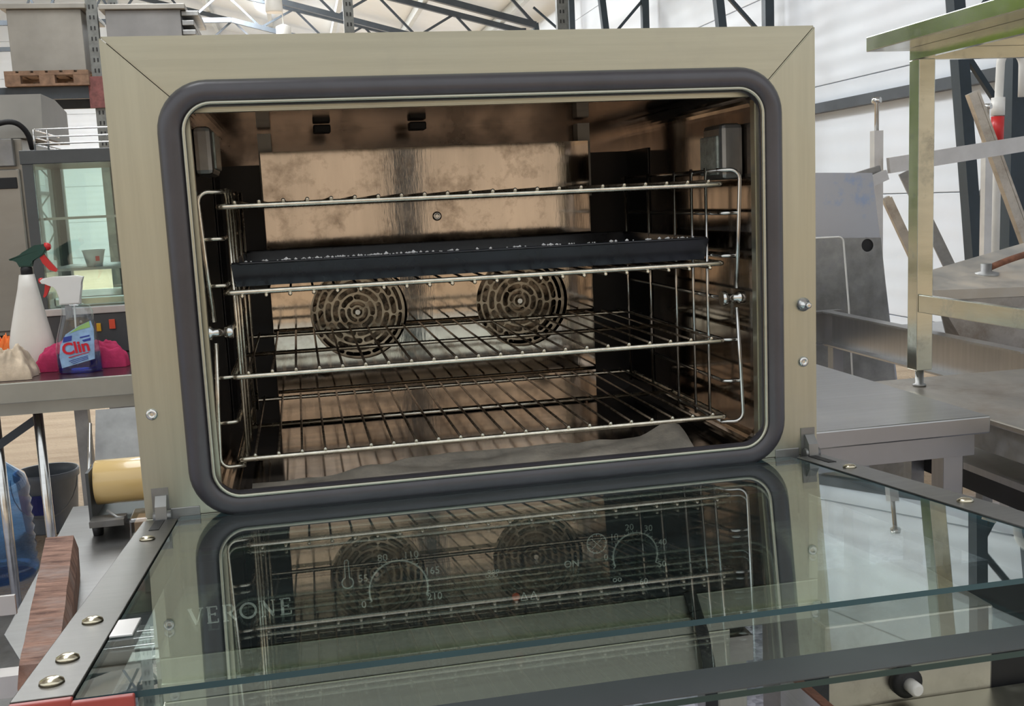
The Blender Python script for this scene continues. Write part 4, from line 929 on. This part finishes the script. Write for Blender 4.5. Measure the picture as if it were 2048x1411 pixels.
# tall stand with overhanging top
t = thing('tall_stand', (1.95, 0.6, 0.80), 'tall steel stand with a thick overhanging top at the right edge', 'stand')
bm = B(); box(bm, 1.550, 2.35, -0.1, 1.20, 1.608, 1.642, bev=0.0015); obj('stand_top', bm, 'stand_steel', t)
bm = B(); box(bm, 1.634, 1.650, 0.0, 1.150, 1.580, 1.6075); box(bm, 1.65, 2.25, 1.134, 1.15, 1.580, 1.6075); obj('apron', bm, 'stand_steel', t)
for (x, y) in ((1.634, 1.11), (2.22, 1.11), (2.22, 0.0)):
    bm = B(); box(bm, x, x + 0.042, y, y + 0.042, 0.842, 1.5795, bev=0.002); l = obj('leg', bm, 'stand_steel', t)
    bm = B(); lathe(bm, [(0.016, 0.0), (0.016, 0.004), (0.010, 0.006), (0.010, 0.0405)], (x + 0.021, y + 0.021, 0.8010), 12); obj('foot', bm, 'galv_steel', l)
bm = B(); box(bm, 1.636, 1.650, 0.0, 1.109, 0.985, 1.028, bev=0.002); obj('side_rail', bm, 'stand_steel', t)
bm = B(); box(bm, 2.222, 2.236, 0.043, 1.109, 0.985, 1.028, bev=0.002); obj('side_rail', bm, 'stand_steel', t)

# stained bench under the stand
t = thing('stained_bench', (2.2, 0.7, 0), 'wide stained steel bench under the tall stand at the right', 'bench')
bm = B(); box(bm, 1.575, 3.0, 0.25, 1.235, 0.786, 0.80, bev=0.003); obj('bench_top', bm, 'old_steel', t)
bm = B(); box(bm, 1.585, 1.60, 0.26, 1.22, 0.725, 0.7855); box(bm, 1.60, 2.99, 0.26, 0.275, 0.725, 0.7855); obj('apron', bm, 'galv_steel', t)
bm = B(); box(bm, 1.60, 2.95, 0.30, 1.20, 0.66, 0.675); obj('under_shelf', bm, 'table_steel', t)
bm = B(); box(bm, 1.70, 2.95, 0.34, 1.18, 0.57, 0.659); obj('under_bench_dark', bm, 'black_matte', t)  # black box standing in for the shade under the bench
for (x, y) in ((1.66, 0.29), (2.9, 0.29), (1.66, 1.17), (2.9, 1.17)):
    bm = B(); box(bm, x, x + 0.035, y, y + 0.035, 0.0, 0.6595); obj('leg', bm, 'galv_steel', t)

# open channel frame
t = thing('channel_frame', (1.8, 1.9, 0), 'low frame of wide steel channels behind the plain steel table', 'frame')
def channel(bm, p, q, h, d, nrm):
    p, q, nrm = Vector(p), Vector(q), Vector(nrm)
    beam(bm, p, q, 0.004, h); 
    for s in (-1, 1): beam(bm, p + Vector((0, 0, s * (h / 2 - .003))) - nrm * d / 2, q + Vector((0, 0, s * (h / 2 - .003))) - nrm * d / 2, d, 0.006)
bm = B(); channel(bm, (2.10, 1.30, 0.770), (2.10, 2.40, 0.775), 0.125, 0.04, (1, 0, 0)); obj('side_channel', bm, 'table_steel', t)
bm = B(); channel(bm, (1.45, 2.44, 0.775), (2.14, 2.44, 0.775), 0.125, 0.04, (0, 1, 0)); obj('end_channel', bm, 'table_steel', t)
bm = B(); channel(bm, (1.49, 1.95, 0.775), (1.49, 2.39, 0.775), 0.125, 0.04, (1, 0, 0)); obj('side_channel', bm, 'table_steel', t)
for (x, y) in ((2.07, 2.34), (2.05, 1.32), (1.50, 2.34)):
    bm = B(); box(bm, x, x + 0.04, y, y + 0.04, 0.0, 0.708); obj('leg', bm, 'table_steel', t)

# hopper with dusty lid and rusty handle
t = thing('steel_hopper', (2.6, 2.0, 0), 'old steel hopper with a dusty sloping lid and a rusty handle at right', 'hopper')
bm = B(); loft(bm, [[(2.45, 1.86, 0.50), (3.0, 1.86, 0.50), (3.0, 2.25, 0.50), (2.5, 2.2, 0.50)], [(2.16, 1.83, 0.92), (3.2, 1.83, 0.895), (3.2, 2.5, 0.99), (2.22, 1.95, 0.955)]], True, False); obj('hopper_body', bm, 'old_steel', t)
bm = B(); loft(bm, [[(2.095, 1.80, 0.925), (3.25, 1.80, 0.90), (3.25, 2.55, 1.00), (2.185, 1.96, 0.965)], [(2.095, 1.80, 0.957), (3.25, 1.80, 0.925), (3.25, 2.55, 1.085), (2.185, 1.96, 0.999)]], True, False); obj('lid', bm, 'dusty_steel', t)
bm = B(); tube(bm, fillet([(2.43, 1.96, 1.00), (2.50, 1.96, 1.022), (2.60, 1.98, 1.04), (2.85, 2.0, 1.075)], 0.03, 4), 0.011, 10); obj('handle', bm, 'rust', t)
bm = B(); lathe(bm, [(0.040, 0.965), (0.040, 0.985), (0.018, 0.99), (0.018, 1.015)], (2.42, 1.96, 0), 16); obj('handle_base', bm, 'galv_steel', t)
for (x, y) in ((2.52, 1.90), (2.92, 1.90), (2.55, 2.14), (2.92, 2.18)):
    bm = B(); box(bm, x, x + 0.04, y, y + 0.04, 0.0, 0.4995); obj('leg', bm, 'galv_steel', t)

# sheets leaning behind
def sheet(name, label, mat, pts, y, th=0.004, hole=None, lean=0.08):
    if hole: bm = flat_with_holes(pts, [[(hole[0] + hole[2] * math.cos(a), hole[1] + hole[2] * math.sin(a)) for a in (2 * PI * k / 20 for k in range(20))]], y, th)
    else: bm = B(); prism(bm, pts, y - th / 2, y + th / 2)
    for v in bm.verts: v.co.y += v.co.z * lean
    return tag(obj(name, bm, mat), label, 'sheet')
sheet('leaning_sheet', 'big grey steel sheet with a round hole leaning behind the table', 'galv_steel', [(1.7, 0.0), (2.74, 0.0), (2.665, 1.06), (1.7, 1.10)], 2.95, hole=(2.60, 1.03, 0.028))
sheet('marbled_sheet', 'bluish marbled metal sheet leaning farther back', 'blue_marble', [(1.75, 0.0), (2.82, 0.0), (2.70, 1.34), (1.75, 1.38)], 3.06)
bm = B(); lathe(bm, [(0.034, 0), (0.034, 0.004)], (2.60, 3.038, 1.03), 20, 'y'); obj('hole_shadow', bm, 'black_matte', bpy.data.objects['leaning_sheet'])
t = thing('wire_frame', (2.2, 2.75, 0), 'thin white wire frame in front of the grey steel sheet', 'frame')
bm = B(); tube(bm, fillet([(1.75, 2.8, 1.09), (2.36, 2.8, 1.085), (2.385, 2.8, 0.80), (2.43, 2.8, 0.0)], 0.02, 4), 0.004, 8); obj('bent_wire', bm, 'off_white', t)
# upturned table
t = thing('upturned_table', (3.0, 3.3, 0), 'upturned steel table with its legs and adjustable feet in the air', 'table')
bm = B(); box(bm, 2.60, 3.9, 3.28, 4.0, 0.50, 0.53); obj('table_top', bm, 'table_steel', t)
for x, y in ((2.81, 3.30), (3.8, 3.30), (3.8, 3.9)):
    bm = B(); box(bm, x - .022, x + 0.022, y, y + 0.04, 0.531, 1.53); l = obj('leg', bm, 'pale_metal', t)
    bm = B(); lathe(bm, [(0.010, 1.531), (0.010, 1.65), (0.022, 1.655), (0.024, 1.665), (0.020, 1.68)], (x, y + 0.02, 0), 14); obj('foot', bm, 'bright_steel', l)
bm = B(); beam(bm, (2.84, 3.27, 1.37), (3.78, 3.27, 1.47), 0.025, 0.07); obj('rail', bm, 'pale_metal', t)
bm = B(); beam(bm, (2.79, 3.26, 1.355), (2.2, 3.26, 1.215), 0.025, 0.035); obj('rail', bm, 'galv_steel', t)
bm = B(); beam(bm, (2.80, 3.22, 1.33), (2.2, 3.18, 1.12), 0.025, 0.045); obj('rail', bm, 'pale_metal', t)
for (x, y) in ((2.65, 3.32), (3.8, 3.32), (2.65, 3.9), (3.8, 3.9)):
    bm = B(); box(bm, x, x + 0.06, y, y + 0.06, 0.0, 0.4995); obj('trestle_leg', bm, 'wood', t)
# loose profiles leaning against the hall wall
for (a, b, wd, lb, mt) in (((3.39, 3.46, 1.70), (3.82, 3.40, 0.60), 0.055, 'long brown steel profile leaning diagonally at the right edge', 'old_steel'),
                       ((3.13, 3.62, 1.34), (3.40, 3.50, 0.70), 0.050, 'short steel profile leaning just right of the stand leg', 'galv_steel'),
                       ((3.09, 3.72, 1.22), (3.32, 3.66, 0.70), 0.035, 'thin steel profile leaning behind the short one', 'old_steel')):
    bm = B(); beam(bm, a, b, 0.04, wd); beam(bm, Vector(a) + Vector((0.02, -0.015, 0)), Vector(b) + Vector((0.02, -0.015, 0)), 0.02, 0.012)
    tag(obj('steel_profile', bm, mt), lb, 'profile')
t = thing('hooked_pipe', (3.9, 4.0, 0), 'white pipe with a hooked top and a red band beside the dark column', 'pipe')
bm = B(); tube(bm, fillet([(4.10, 4.05, 1.72), (4.10, 4.05, 1.93), (4.02, 4.05, 1.98), (3.965, 4.05, 1.93), (3.955, 4.05, 1.66), (3.95, 4.05, 0.0)], 0.06, 6), 0.022, 10); obj('pipe', bm, 'off_white', t)
bm = B(); tube(bm, [(3.953, 4.05, 1.62), (3.951, 4.05, 1.49)], 0.034, 14); obj('red_band', bm, 'red_plastic', t)
bm = B(); tube(bm, [(3.9535, 4.05, 1.72), (3.9532, 4.05, 1.625)], 0.036, 14); obj('sleeve', bm, 'white_plastic', t)
t2 = thing('dark_post', (4.16, 4.2, 0), 'slender dark post standing right of the hooked pipe', 'post')
bm = B(); box(bm, 4.12, 4.22, 4.16, 4.26, 0.0, 4.9); obj('post_tube', bm, 'blue_black_paint', t2)

# machine body seen below the door at the right
t = thing('steel_machine', (1.2, 0.42, 0), 'old steel machine body with a round black knob under the open door', 'machine')
bm = B(); box(bm, 0.967, 1.27, 0.30, 0.54, 0.10, 0.60, bev=0.004); obj('body', bm, 'old_steel', t)
bm = B(); box(bm, 0.967, 1.52, 0.14, 0.2995, 0.40, 0.457, bev=0.004); obj('front_ledge', bm, 'frame_steel', t)
bm = B(); box(bm, 1.271, 1.52, 0.31, 0.54, 0.10, 0.58, bev=0.004); obj('dark_compartment', bm, 'black_matte', t)
bm = B(); lathe(bm, [(0.026, 0.0), (0.026, -0.014), (0.018, -0.018), (0.010, -0.018), (0.010, -0.034), (0.008, -0.036)], (1.106, 0.2995, 0.492), 24, 'y'); kn = obj('knob', bm, 'black_matte', t)
bm = B(); lathe(bm, [(0.0115, -0.019), (0.0115, -0.040), (0.008, -0.044)], (1.106, 0.2995, 0.492), 16, 'y'); obj('knob_pin', bm, 'off_white', kn)
for (x, y) in ((1.0, 0.33), (1.46, 0.33), (1.0, 0.5), (1.46, 0.5)):
    bm = B(); box(bm, x, x + 0.03, y, y + 0.03, 0.0, 0.0995); obj('leg', bm, 'galv_steel', t)
bm = B()
for b in ((0.918, 0.921, 0.28, 0.33), (0.961, 0.964, 0.28, 0.33), (0.921, 0.961, 0.28, 0.283), (0.921, 0.961, 0.327, 0.33)): box(bm, *b, 0.0, 0.531)
tag(obj('hollow_post', bm, 'black_enamel'), 'square hollow dark tube standing open ended beside the machine', 'tube')
bm = B(); prism(bm, [(0.31, 0.0), (0.31, 0.535), (0.05, 0.545), (0.05, 0.0)], 0.895, 0.900, 'x'); pl = obj('side_plate', bm, 'bright_steel'); tag(pl, 'pale upright steel plate with a rusty top edge below the door', 'plate')
bm = B(); beam(bm, (0.898, 0.31, 0.5375), (0.898, 0.05, 0.5475), 0.014, 0.004); obj('rusty_edge', bm, 'rust', pl)

# ------------------------------------------------------------ outside, behind the camera: open gate, ground, greenery
bm = B(); box(bm, 0.96, 1.16, -6.6, -6.4, 0, 6.2); tag(obj('trim_2', bm, 'blue_black_paint'), kind='structure')
def hedge(label, fx, x0, x1, h, seed):
    bm = B(); nx, nz = 70, 20; G = []
    for i in range(nx + 1):
        row = []
        for j in range(nz + 1):
            u = x0 + (x1 - x0) * i / nx; z = h * j / nz
            d = 1.4 * noise.noise(Vector((u * 0.5, z * 0.6, seed))) + 0.7 * noise.noise(Vector((u * 1.7, z * 1.7, seed + 3)))
            row.append(bm.verts.new((fx(u, d), u, z)))
        G.append(row)
    for i in range(nx):
        for j in range(nz): bm.faces.new((G[i][j], G[i + 1][j], G[i + 1][j + 1], G[i][j + 1]))
    obj('hedge', bm, 'leaves', None, label, 'hedge', None, 'stuff')
hedge('sunlit green hedge outside the gate in the left wall', lambda u, d: -14.5 + d, 8, 30, 7.0, 1)
# neighbouring building across the yard behind the camera
bd = thing('yard_building', (0, -18, 0), 'ochre plastered building across the yard behind the camera', 'building')
bm = B(); box(bm, -26, 26, -24, -18, 0, 5.2); obj('wall', bm, 'ochre_plaster', bd)
bm = B(); box(bm, -26.4, 26.4, -24.4, -17.6, 5.201, 5.5); obj('roof_slab', bm, 'off_white', bd)
